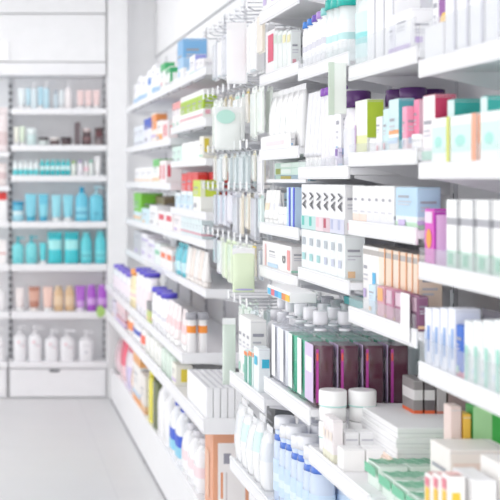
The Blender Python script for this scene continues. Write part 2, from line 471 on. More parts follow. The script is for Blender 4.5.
B4 = bshelf(221.5, 228, 11, 106.5, 'white back wall shelf holding sky blue tubes and two tall bottles', 4)
B5 = bshelf(264, 271, 11, 106.5, 'white back wall shelf holding turquoise pouches', 5)
B6 = bshelf(311.5, 318.5, 11, 106.5, 'white back wall shelf holding tan and violet tubes', 6)
L2 = bshelf(152, 157, -60, 9.5, 'upper white shelf of the cut-off bay at the left edge', 'l2')
L3 = bshelf(186, 191, -60, 9.5, 'white shelf at the left edge above the red topped carton', 'l3')
L4 = bshelf(221.5, 227.5, -60, 9.5, 'white shelf at the left edge under the red topped carton', 'l4')
L5 = bshelf(264, 271, -60, 9.5, 'white shelf at the left edge beside the turquoise pouches', 'l5')
L6 = bshelf(311.5, 318.5, -60, 9.5, 'white shelf at the left edge beside the tan tubes', 'l6')
# drawer base
def drawer_base(ua, ub, label, handle=True):
    x0, x1 = Xu(ua, YF), Xu(ub, YF); L = (x1-x0)/2; o = empty('drawer_cabinet'); o.location = ((x0+x1)/2, YF, 0)
    link('body', boxmesh('body', (-L, L, .012, .247, .0, bz(367.5)), mat('e6e6e8', 'metal'), .001), o)
    link('worktop', boxmesh('worktop', (-L, L, -.02, .247, bz(367.5), bz(362)), WHITE, .002), o)
    dr = link('drawer', boxmesh('drawer', (-L + .012, L - .012, -.012, .012, bz(396.5), bz(369)), WHITE, .002), o)
    if handle:
        q = MB(); c = (Xu(54.5, YF) - (x0+x1)/2); zt = bz(369.2); m = mat('6e6e74', 'plastic')
        pts = [(c-.038, zt), (c-.03, zt-.018), (c+.03, zt-.018), (c+.038, zt)]
        q.loft([[(x, -.0145, z) for x, z in pts], [(x, -.0118, z) for x, z in pts]], m, smooth=False)
        link('handle', q.mesh('handle'), dr)
    tag(o, label, 'cabinet')
drawer_base(9, 107, 'white drawer cabinet with dark cut-out grip under the back wall shelves')
drawer_base(-60, 7.6, 'white drawer cabinet cut off by the left edge of the photo', False)
BC = bz(362)

PB, PBL, PPK = 'cfe6ee', 'e2eef3', 'f3e0e0'
r = BRow('on top back wall shelf', B1, YF)
r.put('tube', 18, 25, 88, 'off-white tube', 'e6eef0', d=.04)
r.put('tube', 25.5, 31, 88, 'pale blue tube', 'bcdbe6', d=.04)
r.put('pump', 31, 37, 82, 'slim white pump bottle', 'dce9ee', d=.04)
r.put('tube', 37.5, 43.5, 87, 'pale blue tube', 'b4d8e6', d=.04)
r.put('pump', 43.5, 49.5, 81, 'slim pale blue pump bottle', 'bfdfea', d=.04)
r.put('bottle', 53.5, 58.5, 90, 'small blue-grey bottle', 'c7d6de', cap='9aa8b4', d=.03)
r.put('tube', 59, 64, 90, 'off-white tube', 'e6eef0', d=.04)
r.put('pump', 65, 71.5, 81, 'tall white pump bottle', 'f4eeee', d=.04)
for a in (77, 85, 93): r.put('tube', a, a + 7.2, 90, 'pale pink tube', 'f0d6d4', d=.04)
r = BRow('on second back wall shelf', B2, YF)
r.put('tube', 14, 19, 127, 'pale cream tube', 'eeeee0', d=.04)
r.put('tube', 19.5, 25, 126, 'pale green tube', 'dbe9d4', d=.04)
r.put('jar', 26.5, 37, 128, 'large pale teal jar', 'cfe3e2', lid='e2ecec', d=.06)
r.put('jar', 38.5, 49, 137, 'low pale jar with black lid', 'd5dedd', lid='4b4346', d=.06)
r.put('jar', 49.8, 60, 137, 'low brown jar with cream lid', '6a5a5c', lid='e2dcd8', d=.06)
r.put('jar', 61, 72, 137, 'low dark brown jar', '5b4a4e', lid='4c4044', d=.06)
r.put('carton', 74.5, 80.5, 122, 'tall dark grey carton', '716468', d=.04)
o, h = r.put('jar', 82, 92, 137, 'dark jar with rose band', '6a5558', lid='8d6e70', d=.06)
r.put('jar', 82.5, 91.5, None, 'dark jar stacked on rose-banded jar', '5b4a4e', lid='d8c9c8', d=.055, h=.06, zo=h)
o, h = r.put('jar', 94.5, 104, 137, 'grey-brown jar', '8f8284', lid='766a6e', d=.06)
r.put('jar', 95, 103.5, None, 'dark red jar stacked on grey-brown jar', '6a4044', lid='5a4448', d=.055, h=.065, zo=h)
r = BRow('on third back wall shelf', B3, YF)
for a in (13, 18.2, 23.4, 28.6, 33.8): r.put('bottle', a, a + 4.8, 160.5, 'small white bottle with teal base', 'f0f6f6', cap='e8f2f2', label=('5fcfd4', .04, .4), d=.03, sh=.8)
for a in (40, 45.2, 50.4, 55.6, 60.8, 65.8): r.put('bottle', a, a + 4.8, 159.5, 'small turquoise bottle', '3fc6cc', cap='8fdfe2', label=('d9f4f4', .35, .6), d=.03, sh=.8)
r.put('bottle', 71.5, 76, 161, 'small white bottle with lime cap', 'eef3ea', cap='a7d56a', d=.03)
r.put('bottle', 77.5, 83, 160, 'small white bottle with violet cap', 'f1eff4', cap='a58fc4', d=.03)
r.put('bottle', 84, 88.5, 161, 'small white bottle with pink label', 'f4f2f2', label=('f0c9d2', .3, .6), d=.03)
r.put('bottle', 89, 93.5, 160, 'small white bottle with green cap', 'eef4f0', cap='7cc9a8', d=.03)
r.put('tube', 94.5, 101, 156, 'white tube', 'f2f2f2', d=.035)
r = BRow('on fourth back wall shelf', B4, YF)
AQ = '7fcfe3'
o, h = r.put('jar', 12, 24.5, 211, 'wide blue jar', 'a9dbe8', lid='d8eef2', d=.08)
r.put('jar', 12, 24, None, 'blue jar with deeper blue lid stacked on another jar', '6cbfd9', lid='3f9fc4', d=.078, h=.066, zo=h)
r.put('tube', 25, 37, 194, 'wide sky blue tube', '86d2e4', cap='4fb7d2', d=.05)
r.put('tube', 38.5, 48.5, 194, 'sky blue tube with blue cap', '8ad6e6', cap='4aaecd', bands=((.55, .97, '6cc4dc'),), d=.05)
r.put('tube', 51.5, 61.5, 195, 'pale blue tube with white cap', '9bdce8', d=.05)
r.put('tube', 63, 73.5, 195, 'pale blue tube with white cap', '8fd8e8', d=.05)
r.put('bottle', 75.5, 88.5, 187, 'tall sky blue bottle with pointed blue cap', '6fcbe4', cap='2fa4cc', e=2.4, sh=.68, neck=.35, capf=.14, label=('8fd9ec', .12, .42, '5aa9c6'), d=.06)
r.put('pump', 89.5, 103.5, 186, 'tall sky blue pump bottle', '74cde2', pump='b9e2ec', marks=((.3, .7, .2, .24, '4a9fbc'),), d=.06)
r = BRow('on fifth back wall shelf', B5, YF)
r.put('pump', 12, 24, 237, 'turquoise pump bottle', '7fdbe0', pump='3cc3cf', marks=((.3, .7, .15, .2, '4fb9c4'),), d=.06)
r.put('pump', 25.5, 37.5, 236, 'turquoise pump bottle', '7fdbe0', pump='3cc3cf', marks=((.3, .7, .15, .2, '4fb9c4'),), d=.06)
r.put('tube', 39.5, 46.5, 243, 'small turquoise tube', '62d2da', d=.04)
r.put('pouch', 47.5, 63, 232, 'shiny turquoise pouch', '46cbd4', bands=((.45, .75, 'a9ecec'),), d=.07)
r.put('pouch', 64, 79.5, 232, 'shiny turquoise pouch', '46cbd4', bands=((.45, .75, 'a9ecec'),), d=.07)
r.put('bottle', 80.5, 92.5, 232, 'rounded turquoise bottle', '66d3dc', cap='8adfe4', e=2.1, sh=.7, neck=.55, capf=.07, label=('7bdbe2', .15, .4, '58b6c0'), d=.06)
r.put('bottle', 95, 106, 231, 'rounded turquoise bottle', '66d3dc', cap='8adfe4', e=2.1, sh=.7, neck=.55, capf=.07, label=('7bdbe2', .15, .4, '58b6c0'), d=.06)
r = BRow('on sixth back wall shelf', B6, YF)
r.put('tube', 15.5, 24.5, 288, 'off-white tube', 'efe6e4', d=.045)
r.put('tube', 28.5, 40, 287, 'rose brown tube with cream label', 'b9806e', cap='efe8e4', bands=((.3, .8, 'd9aa98'),), d=.05)
r.put('tube', 43, 53, 287, 'peach tube', 'f2cfc2', d=.045)
for a in (54, 65): r.put('bottle', a, a + 9.6, 286, 'tan bottle', 'dfbf98', cap='e8d2b4', sh=.78, neck=.7, capf=.1, label=('ead0b0', .25, .6), d=.045)
r.put('tube', 75.5, 86, 286, 'violet tube with white cap', 'b56ad0', cap='efe6f4', bands=((.06, .3, 'd3a6e4'),), d=.05)
for a in (87, 97.3): r.put('bottle', a, a + 9.6, 285, 'violet bottle', 'b35fd0', cap='c98ae0', sh=.8, neck=.75, capf=.08, label=('d9a8ea', .25, .5), d=.05)
r = BRow('on back wall counter above drawer', BC, YF)
for i, (a, b, v) in enumerate(((13.5, 26.5, 326), (28.5, 42, 326), (45, 58.5, 330), (60, 75, 330))):
    r.put('pump', a, b, v, 'white pump bottle with pink swirl', 'f3f3f5', marks=((.2, .5, .52, .57, 'efb3bd', 1), (.35, .95, .46, .475, 'a9a9b2'), (.6, .9, .425, .44, 'e3a9b0')), d=.06, dy=.03)
r.put('pump', 79, 93.5, 331, 'white pump bottle with small grey emblem', 'f3f3f5', marks=((.2, .8, .50, .515, 'c3c3ca'), (.4, .6, .26, .34, 'b5b5c0', 1)), d=.06, dy=.03)
r.put('pump', -9, 5, 328, 'white pump bottle cut by the left photo edge', 'f3f3f5', marks=((.5, .95, .46, .475, 'a9a9b2'),), d=.06, dy=.03)
r = BRow('at the left photo edge', L4, YF)
r.put('carton', -8, 6.8, 192, 'white carton with red top', 'f2f2f2', bands=((.72, 1.0, 'e0403e'),), d=.06)
r = BRow('at the left edge beside pump bottles', L5, YF)
r.put('carton', -9, 6.5, 240, 'white carton with thin rose stripe', 'f4f0ef', bands=((.4, .47, 'dba7a4'),), d=.06)
r = BRow('at the left edge beside tan tubes', L6, YF)
r.put('bottle', -6, 6, 285, 'plain white bottle', 'f1f1f2', d=.05)
r = BRow('at the left edge under hanging bags', L3, YF)
r.put('pouch', -6, 7.5, 163, 'cream and rose pouch', 'efe4e2', bands=((.3, .6, 'd9c3c3'),), d=.05)
r = BRow('on the upper shelf at the left photo edge', L2, YF)
r.put('pouch', -3, 8.5, 107, 'crumpled pale pink and white pouch', 'efe4e4', bands=((.15, .45, 'dcc9c9'),), d=.06)
r.put('carton', -18, -5, 98, 'pale blue carton behind crumpled pouch', 'a9cfe2', d=.05)
# bright panel on the header, cut by the left edge
wp = link('wall_panel', boxmesh('wall_panel', (Xu(-40, YF), Xu(8.5, YF), YF - .012, YF + .0115, bz(60.5), bz(42)), mat('ffffff', 'plastic'), .002)); wp.name = 'wall_panel'
tag(wp, 'plain white sign panel on the back header at the left edge', 'sign')

# ------------------------------------------------------------------ right-hand run: frame
YBND = [2.33, 2.886, 3.43, 3.99, 4.56, 5.12, 5.69, 6.25, 6.81, 7.38, 7.94, 8.50, 9.06]
gr = empty('gondola_shelving'); gr.location = (1.0, 6, 0)
tag(gr, 'long white back panel of the retail shelving with slotted uprights along the right wall', 'shelving')
def gpart(name, b, m, bev=.001):
    x0, x1, y0, y1, z0, z1 = b
    return link(name, boxmesh(name, (x0-1, x1-1, y0-6, y1-6, z0, z1), m, bev), gr)
gpart('back_panel', (1.146, 1.156, 2.33, 9.06, .2, CH + .80), mat('f0f0f2', 'metal'))
back_run = gr
gr = empty('plinth'); gr.location = (1, 6, 0); tag(gr, 'long white kick plate at floor level under the right run', 'plinth')
gpart('panel', (.82, .84, 2.33, 9.52, .012, CH - 1.285), WHITE, .002)
gpart('floor_joint', (.816, .84, 2.33, 9.52, .0005, .0115), mat('a3a3a8', 'wall'), 0)
for y in (6.4, 7.4, 8.3):
    gpart('plinth_clip', (.814, .8155, y - .03, y + .03, .001, .016), mat('77777c', 'metal'), 0)
gr = back_run
deck = empty('base_deck'); deck.location = (.82, 6, CH - 1.285)
link('board', boxmesh('board', (0, .324, -3.67, 3.06, .0, .022), WHITE, .002), deck)
tag(deck, 'white bottom shelf resting on the plinth along the right run', 'shelf')
ZD = -1.285 + .022
for y in YBND:
    q = MB(); q.box(1.136-1, 1.1455-1, y-6-.0025, y-6+.0025, CH - 1.2, CH + .80, mat('d3d4d8', 'metal'))
    for k in range(44): q.box(1.1345-1, 1.1362-1, y-6-.0015, y-6+.0015, CH - 1.18 + k*.045, CH - 1.18 + k*.045 + .02, mat('8d8d93', 'metal'))
    link('upright', q.mesh('upright'), gr)

E0, E1 = YBND[0], YBND[1]
XU, XL = .877, .78
# shelves of the nearest bays (name: bottom of lip)
zE1 = shelf(E0, E1, .882, .208, .036, 'nearest top shelf at the right edge, white cartons above', .075)
zE2 = shelf(E0, E1, .882, .0, .034, 'shelf at the right edge under the teal and crimson cartons', .03)
zE3 = shelf(E0, E1, .882, -.206, .036, 'shelf at the right edge under the white cartons with grey bands', .03)
zE4 = shelf(E0, E1, .882, -.412, .038, 'shelf at the right edge under blue striped packs with clear guard', .05)
zE5 = shelf(E0, E1, .78, -.70, .045, 'lowest shelf in the bottom right corner under beige cartons')
zD1 = shelf(E1, 3.43, XU, .239, .036, 'top shelf left of the right edge shelf under plain white cartons', .06)
zD2 = shelf(E1, 3.43, XU, .030, .034, 'shelf under the lime and light teal cartons', .02)
zD3 = shelf(E1, 3.43, XU, -.136, .036, 'shelf under the light blue carton and white patterned cartons')
zD4 = shelf(E1, 3.43, XU, -.350, .040, 'shelf over the plum mouthwash, holding orange striped cartons', .03)
zD5 = shelf(E1, 3.43, XL, -.695, .045, 'wide low shelf under the white jars and green checked packs')
zC1 = shelf(3.43, 3.99, XU, .278, .036, 'top shelf under the thin tubes with blue and teal caps', .03)
zC2 = shelf(3.43, 3.99, XU, .0, .034, 'shelf under the slim white tubes with violet caps', .02)
zC3 = shelf(3.43, 3.99, XU, -.285, .036, 'shelf under the two-high cartons with dark sideways letters')
zC4 = shelf(3.43, 3.99, XL, -.605, .045, 'shelf carrying the mouthwash bottles')
zC5 = shelf(3.43, 3.99, XL, -.945, .045, 'low shelf carrying the clear blue bottles')
zB0 = shelf(3.99, 4.56, XU, .50, .045, 'highest shelf cut by the top of the photo above hang packs')
zB1 = shelf(3.99, 4.56, XU, .300, .036, 'shelf just right of the white hanging bags, near the top')
zB2 = shelf(3.99, 4.56, XU, .06, .036, 'shelf under the row of slim white folded packs')
zB2b = shelf(3.99, 4.56, .90, -.012, .012, 'thin shelf under the flat pale green cartons', thick=.006)
zB3 = shelf(3.99, 4.56, XU, -.175, .036, 'shelf under the deep blue packs and white jars')
zB4 = shelf(3.99, 4.56, XU, -.315, .036, 'shelf under the white carton with red stripe and dark letter')
zB5 = shelf(3.99, 4.56, XL, -.668, .045, 'shelf under the teal toothbrush packs')
zB6 = shelf(3.99, 4.56, XL, -.945, .045, 'low shelf under the crumpled white pouches')

# ---- near bay E
CR = 'c93a63'; TEAL = '2fa7a0'
r = Row('on nearest top shelf', .882, zE1, None, E0, E1)
r.put('carton', 424.5, 443, 21, 'low plain white carton', 'f6f6f8', d=.016, h=.072)
r.put('carton', 424.5, 430, -30, 'tall narrow white carton', 'f4f4f6', dx=.02, d=.05)
r.put('carton', 431, 443, -20, 'purple carton with yellow disc', '8d4a9a', dx=.02, d=.05, marks=(('x', .15, .85, .38, .62, 'f2c230', 1), ('x', .15, .85, .8, .84, 'e3d0ea'), ('y', .1, .9, .38, .62, 'f2c230', 1)))
for a, b in ((445, 456), (457, 469), (470, 484), (485, 502)): r.put('carton', a, b, -40, 'tall plain white carton', 'f3f3f6', d=.07, marks=(('x', .85, 1, .0, 1, 'c9c9d8'),))
r = Row('on right edge second shelf', .882, zE2, .155, E0, E1)
r.put('carton', 413, 424.5, 94, 'white carton with crimson side', 'f6eef0', side=CR, bands=((0, .02, CR),), d=.044, top='d98aa0', dx=-.001)
MINT = 'd2efe9'
for a, b, st in ((427, 446, 'd3d86a'), (449, 476, 'f0a98a'), (480, 505, 'd9f0ea')):
    r.put('carton', a, b, None, 'low mint and white carton', 'f1f7f6', d=.014, dx=-.007, h=.092, marks=(('x', .05, .8, .25, .8, MINT), ('x', .2, .6, .35, .6, 'a5dfd5', 1), ('x', .82, .99, 0, 1, st)), side=st)
for a, b in ((447, 454), (480, 487)):
    r.put('carton', a, b, 99 if a < 460 else 96, 'tall pale carton with teal side', 'dcf1ef', side=TEAL, top='5fc3bb', dx=.014, d=.055)
for a, b in ((462, 478), (492, 506)): r.put('carton', a, b, 99, 'teal carton behind', '35aca5', dx=.085, d=.07)
r = Row('on right edge third shelf', .882, zE3, .165, E0, E1)
r.put('carton', 424.5, 434, 204, 'magenta and orange carton', 'd94fc0', marks=(('x', .2, .8, .3, .65, 'f2a03c', 1), ('x', .1, .9, .75, .95, 'f2d5ee'), ('y', .1, .5, .0, .9, 'efc6ea')), side='b83bb0', d=.05, h=.115)
for a, b in ((446, 458.5), (460.5, 474.5), (476.5, 491), (493, 507)):
    r.put('carton', a, b, 200, 'white carton with grey band and green foot', 'f2f3f3', bands=((.0, .28, 'c9e3d6'), (.64, .74, 'a6a6ad')), marks=(('x', .93, 1, 0, 1, '8b8e95'), ('x', .2, .6, .08, .24, '7cc4a6')), d=.06)
r.put('carton', 437, 444, 203, 'violet carton', 'a23aa8', dx=.03, d=.06)
r = Row('on right edge fourth shelf', .882, zE4, .165, E0, E1)
for i, (a, b) in enumerate(((424.5, 431), (432, 439), (440, 447), (448, 455))):
    r.put('carton', a, b, 309, 'white pack with pale blue stripes', 'eef0f8', marks=(('x', .55, .85, .25, .7, '8fb4e6' if i else '5f93dc'), ('x', .1, .4, .1, .6, 'ccdaf2')), d=.05, side='e4e8f4')
r.put('carton', 456, 463, 326, 'deep blue pack with red foot', '2766c8', bands=((.0, .14, 'd06a8a'),), d=.04)
for a, b in ((464, 472), (473, 482), (483, 493), (494, 506)):
    r.put('carton', a, b, 322, 'white pack with mint stripes', 'eff3f3', marks=(('x', .2, .5, .0, .6, '9fdccb'), ('x', .6, .8, .1, .55, 'd6e8e4')), d=.05)
r.put('pouch', 440, 500, None, 'silver grey pouch laid over the striped packs', 'a9a8b4', dx=.09, d=.06, h=.115)
r = Row('in bottom right corner', .78, zE5, .24, E0, E1)
r.put('carton', 430, 450, 447, 'white and beige carton', 'f2eeea', dx=.093, d=.12, h=.14, marks=(('y', .06, .96, .1, .82, 'ead6ca'), ('y', .05, .8, .06, .4, 'ecb84a', 1), ('y', .3, .95, .25, .33, 'ef8f5a')), side='efe6de')
r.put('carton', 480, 500, 465, 'white carton with pale peach side', 'f4f1ee', dx=.10, d=.09, side='f3ece8')
r.put('carton', 452, 474, 481, 'pale grey carton', 'eeeeef', dx=.05, d=.04)
for a in (424, 432.5, 441): r.put('carton', a, a + 7.6, 477, 'small white carton with yellow strip', 'f6f3f1', dx=.012, d=.03, marks=(('x', .2, .8, .1, .8, 'ebc23c'), ('y', .2, .7, .1, .8, 'ebc23c'), ('x', .2, .8, .82, .95, 'e08090'), ('t', .1, .9, .1, .9, 'f0c4c0')))
for nm, w, d, h, c, x, y, mm in (('bright green carton', .045, .085, .2, '3cb24a', 1.02, 2.856, (('y', 0, .45, 0, 1, 'a9dba0'), ('y', .15, .5, .5, .62, 'eef6e8', 1))), ('narrow yellow carton', .04, .016, .185, 'efc04a', .966, 2.854, ()), ('pale rose carton', .045, .022, .2, 'ecd6d0', .944, 2.858, ())):
    o, cat = carton(w, d, h, c, marks=mm); o.location = (x, y, CH + zE5); register(o, nm, 'in bottom right corner', cat, x)

# ---- bay D
r = Row('on second bay top shelf', XU, zD1, None, E1, 3.43)
r.put('bottle', 346.5, 357, -2, 'white bottle with teal cap', 'eaf5f5', cap='22b5ae', sh=.86, neck=.75, capf=.18, label=('d5eeee', .1, .6, '8fd8d8'), d=.05, h=.22)
for a, b in ((358, 366), (367, 376), (377, 386)): r.put('carton', a, b, -20, 'tall plain white carton', 'f3f3f5', d=.06, dx=.01, marks=(('x', .9, 1, 0, 1, 'cdcdd6'),))
r.put('carton', 388, 394, 14, 'small lilac-edged white carton', 'eeeef6', d=.03, side='d4d4e4')
r.put('carton', 395, 411, 8, 'broad white carton', 'f7f7f9', d=.05)
r.put('carton', 380, 393, -20, 'tall grey-edged carton at the back', 'e8e8ee', dx=.09, d=.07)
r = Row('on second bay second shelf', XU, zD2, .165, E1, 3.43)
def pcap(a, b, dx): r.put('bottle', a, b, 91, 'white bottle with dark purple lid', 'f0edf4', cap='5a3170', sh=.62, neck=.74, capf=.26, label=('e2e2ec', .1, .5), dx=dx, d=.06, h=.158)
for a, dx in ((345, .075), (346, .145), (375, .085), (376, .15)): pcap(a, a + 11, dx)
r.put('carton', 355, 367, 99, 'white carton with lime green side', 'f0f2ea', side='b6cf3c', bands=((0, .35, 'e3e6b0'),), marks=(('x', 0, .12, 0, .55, 'c3a3cc'), ('y', .0, .9, .0, .3, 'f4f4ee')), d=.04)
r.put('carton', 376, 382, 116, 'small white carton beside lime carton', 'f4f4f6', d=.04, side='e6eef0')
r.put('carton', 383, 388.5, 108, 'small pale aqua carton', 'cfe8ec', d=.03)
r.put('carton', 388.5, 398.5, 98, 'pale carton with light teal side', 'cfe6ea', side='5fb7c2', bands=((.0, .34, 'f4f2ee'), (.34, .42, 'efa36a')), d=.036)
r.put('carton', 402, 406.5, 106, 'small pink carton', 'f0a2bd', d=.026, bands=((0, .3, 'f4e4ea'),))
r.put('carton', 407.5, 413, 99, 'rose pink carton', 'ee86a8', d=.04, side='f3c4d4', dx=.015)
for a in (374, 384, 394): r.put('jar', a, a + 7, 137, 'tiny white jar', 'f4f4f6', d=.03, dx=-.006, h=.035)
r = Row('on second bay third shelf', XU, zD3, .125, E1, 3.43)
for i, a in enumerate((349, 356.5, 364, 371.5, 379, 386.5)):
    r.put('carton', a, a + 7, 186, 'white carton with small grey dots', 'f1f0f0', d=.05, marks=(('x', .3, .7, .6, .68, 'a8a8b2', 1), ('x', .2, .8, .3, .34, 'd2d2da')), bands=((0, .25, 'f0dcd0' if i < 2 else 'e8e8ee'),))
r.put('carton', 395.5, 417, 197, 'light blue carton with green foot', 'b8d6ea', bands=((0, .16, 'bfe0c4'), (.16, .3, 'e4eef2')), d=.05, h=.088)
r = Row('on shelf over plum mouthwash', XU, zD4, .17, E1, 3.43)
for a, b, c, bl in ((349, 356, 'f4f2f0', 0), (357, 365, 'f4f2f0', 1), (366, 373, 'f0e2d2', 0), (374, 381, 'efd8c2', 0), (382, 389, 'f0e0d0', 0), (390, 397, 'efd6be', 0)):
    r.put('carton', a, b, 250, 'white carton with blue strip' if bl else ('beige carton with orange edge' if c != 'f4f2f0' else 'slim white carton'), c, d=.05, dx=.026, top='8f8a88', marks=((('x', .3, .7, .0, .6, '4fb2e0'),) if bl else ()) + (() if c == 'f4f2f0' else (('x', .85, 1, 0, 1, 'e59a5c'),)), h=.155, bands=((.86, .94, 'b8b2ae'),))
for a, b in ((398, 404), (405, 411)): r.put('carton', a, b, 250, 'beige carton with orange edge', 'f0dcc8', d=.05, dx=.026, top='8f8a88', marks=(('x', .85, 1, 0, 1, 'e59a5c'),), h=.155, bands=((.86, .94, 'b8b2ae'),))
for i, a in enumerate((377, 386, 395, 403.5, 411)):
    r.put('carton', a, a + 7, 287, 'small plum and rose carton', ['d9a4b4', 'c98aa6', 'a86a8a', '9a5f80', '8f5f80'][i], d=.022, dx=-.001, h=.072, marks=(('x', .1, .9, .55, .95, 'f0b070' if i < 1 else 'd9bccb'),))
r.put('carton', 368.5, 375, 285, 'small pale blue carton', 'cfe4f2', d=.022, dx=-.001, h=.07)
st = link('shelf_talker', boxmesh('shelf_talker', (-.001, .001, -.03, .03, 0, .10), mat('f8f8fa', 'plastic'), .0006), loc=(XU - .004, Yu(407, XU), CH - .35 + .01)); tag(st, 'small blank white shelf card standing before the plum cartons', 'shelf card')
r = Row('on low shelf before mouthwash', XL, zD5, .5)
# two white jars on two more, beside three small cartons
for k, zo in ((0, 0), (1, .0755)):
    for j, xx in enumerate((.789, .860)):
        o, cat = jar(.07, .066, .0745, 'f4f3f3', lid='f7f7f7', lf=.5); yy = 3.365
        link('rim_band', lathe_part('rim_band', [(.0352, .0325, .0345), (.0372, .0334, .0354), (.0392, .0325, .0345)], mat('b9e2dc', 'plastic'), 2, key='rim'), o)
        o.location = (xx + .035, yy, CH + zD5 + zo); register(o, 'white jar with thick lid', ('on top of another jar' if k else 'under another jar') + ' before the plum mouthwash', 'jar', j)
for j in range(3):
    o, cat = carton(.05, .034, .07, 'f4f4f5', marks=(('y', .1, .9, .72, .78, 'cfcfd6'), ('y', .1, .7, .5, .53, 'd9d9df'))); o.location = (.836 + .036 * j, 3.26, CH + zD5); register(o, 'small white carton', 'in front of the stacked white jars', 'carton', j)
for j in range(3):
    o, cat = carton(.05, .05, .05, 'f6f5f5'); o.location = (.815 + .053 * j, 3.16, CH + zD5); register(o, 'low white carton', 'before the small white cartons', 'carton', j)
for j in range(3):
    o, cat = carton(.03, .024, .10, 'efe9ea', bands=((0, .2, 'e6e4d0'),), marks=(('x', .1, .9, .5, .7, 'f2e6dc'),)); o.location = (.801, 3.305 - .034 * j, CH + zD5); register(o, 'thin off-white carton', 'along the edge left of white jars', 'carton', j)
o, cat = pouch(.06, .04, .06, 'f2dccd'); o.location = (.86, 3.03, CH + zD5); register(o, 'peach coloured pouch', 'before the small white cartons', 'pouch', 0)
for k in range(5):
    q = MB(); q.box(-.125, .125, -.17, .17, 0, .0225, mat('f1f1f2'), .002); q.box(-.1252, .1252, -.1702, .1702, .010, .0115, mat('d4d4d8'))
    o = link('flat_carton', q.mesh('flat_carton')); o.location = (1.012 - .003 * (k % 2), 3.22, CH + zD5 + .0226 * k)
    tag(o, ['bottom', 'second lowest', 'middle', 'second highest', 'topmost'][k] + ' flat white carton in the stack right of the white jars', 'carton', 'flat white cartons')
zst = zD5 + .0226 * 5
for j, (x0, w) in enumerate(((.990, .022), (1.017, .024), (1.044, .022))):
    o, cat = carton(.09, w, .078, ['8f8a8a', '6b6568', 'b5b0b0'][j], bands=((.0, .1, 'e2683c'), (.4, .7, 'd9d6d6')) if j < 2 else ((0, .08, 'c07a6a'),)); o.location = (x0, 3.28, CH + zst); register(o, ['grey', 'charcoal', 'silver'][j] + ' narrow carton', 'standing on the flat white stack', 'carton', j)
o, cat = carton(.09, .07, .075, '8d7a78', bands=((0, .08, 'b57a70'),)); o.location = (1.094, 3.28, CH + zst); register(o, 'wide brown-grey carton', 'standing on the flat white stack', 'carton', 4)
gi = 0
for j in range(4):
    for i in range(2 if j < 2 else 1):
        o, cat = carton(.085, .062, .05, 'e6f2ea', marks=tuple(('t', a/5 + (.1 if b % 2 else 0), a/5 + .1 + (.1 if b % 2 else 0), b/5, b/5 + .18, '4fae85') for a in range(5) for b in range(5)) + (('x', 0, 1, .55, .95, '6fc09b'),))
        o.location = (.848 + .066 * i, 2.985 - .095 * j - (.015 if j else 0), CH + (zD5 if j == 0 else zE5)); gi += 1
        register(o, 'green and white checked pack', ('on the front row' if i == 0 else 'on the back row') + ' at the bottom edge', 'carton', j)

# ---- bay C
r = Row('on third bay top shelf', XU, zC1, None, 3.43, 3.99)
tubes = (('298', '3f7fd0'), ('303', '3f7fd0'), ('308', '6a4fb0'), ('313', 'b08fd0'), ('318', '8fd0d0'))
for a, c in tubes:
    a = float(a); r.put('bottle', a, a + 4.6, 22 - (a - 298) * .7, {'3f7fd0': 'thin white tube bottle with blue cap', '6a4fb0': 'thin white tube bottle with indigo cap', 'b08fd0': 'thin white tube bottle with lilac cap', '8fd0d0': 'thin white tube bottle with pale teal cap'}[c], 'f3f3f6', cap=c, sh=.8, neck=.8, capf=.14, e=3, label=('f6f6f8', .2, .7, 'd4d4de'), d=.035)
for a in (323.5, 329.5, 336): r.put('bottle', a, a + 6, 0 - (a - 323) * .3, 'tall white bottle with teal cap', 'eef5f5', cap='1fb3a8', sh=.84, neck=.8, capf=.17, e=2.6, label=('f6f8f8', .15, .6, 'bfe3e3'), d=.055)
for i, a in enumerate((300, 310, 322)): r.put('carton', a, a + 9, 40, 'white carton behind the thin tubes', 'f0f0f3', dx=.09, d=.08, h=.15)
ft = link('shelf_flag', boxmesh('shelf_flag', (-.0425, .0, -.0012, .0012, -.115, .01), mat('eff4ee', 'plastic'), .0008), loc=(XU - .002, 3.438, CH + .275))
link('mount', boxmesh('mount', (-.044, -.03, -.003, .003, -.118, .012), mat('cfdccd', 'plastic')), ft)
tag(ft, 'pale green-white flag card sticking out between two top shelves', 'shelf card')
r = Row('on third bay second shelf', XU, zC2, .24, 3.43, 3.99)
for a in (296.5, 300.5, 305, 309.5): r.put('tube', a, a + 4.2, 88, 'slim plain white tube', 'e9e9ee', d=.035, dx=.004, h=.215)
for a in (314.5, 319, 323.5, 328): r.put('bottle', a, a + 4, 91, 'slim white tube bottle with violet cap', 'ebe9f0', cap='8a4fb4', sh=.84, neck=.8, capf=.1, e=3, d=.035, dx=.004, h=.215)
r.put('bottle', 342, 353, 91, 'white bottle with dark purple lid', 'f0edf4', cap='5a3170', sh=.62, neck=.74, capf=.22, label=('e2e2ec', .1, .5), d=.06)
for a in (333,): r.put('carton', a, a + 4.6, 100, 'tall white carton', 'f5f5f7', d=.05, dx=.006, h=.2)
for a in (298, 302, 306): r.put('carton', a, a + 3.5, None, 'small grey-edged white carton', 'ededf1', d=.012, dx=-.006, h=.05, marks=(('x', .1, .9, .1, .6, 'd4d2da'),))
for a in (311, 315, 319, 324): r.put('carton', a, a + 3.6, None, 'small lilac carton', 'dcd4ea', d=.012, dx=-.006, h=.05, marks=(('x', .1, .9, .6, .95, '8a6ab0'), ('x', .2, .8, .1, .4, 'f2eef6')))
r = Row('on third bay third shelf', XU, zC3, .27, 3.43, 3.99)
hl = .115
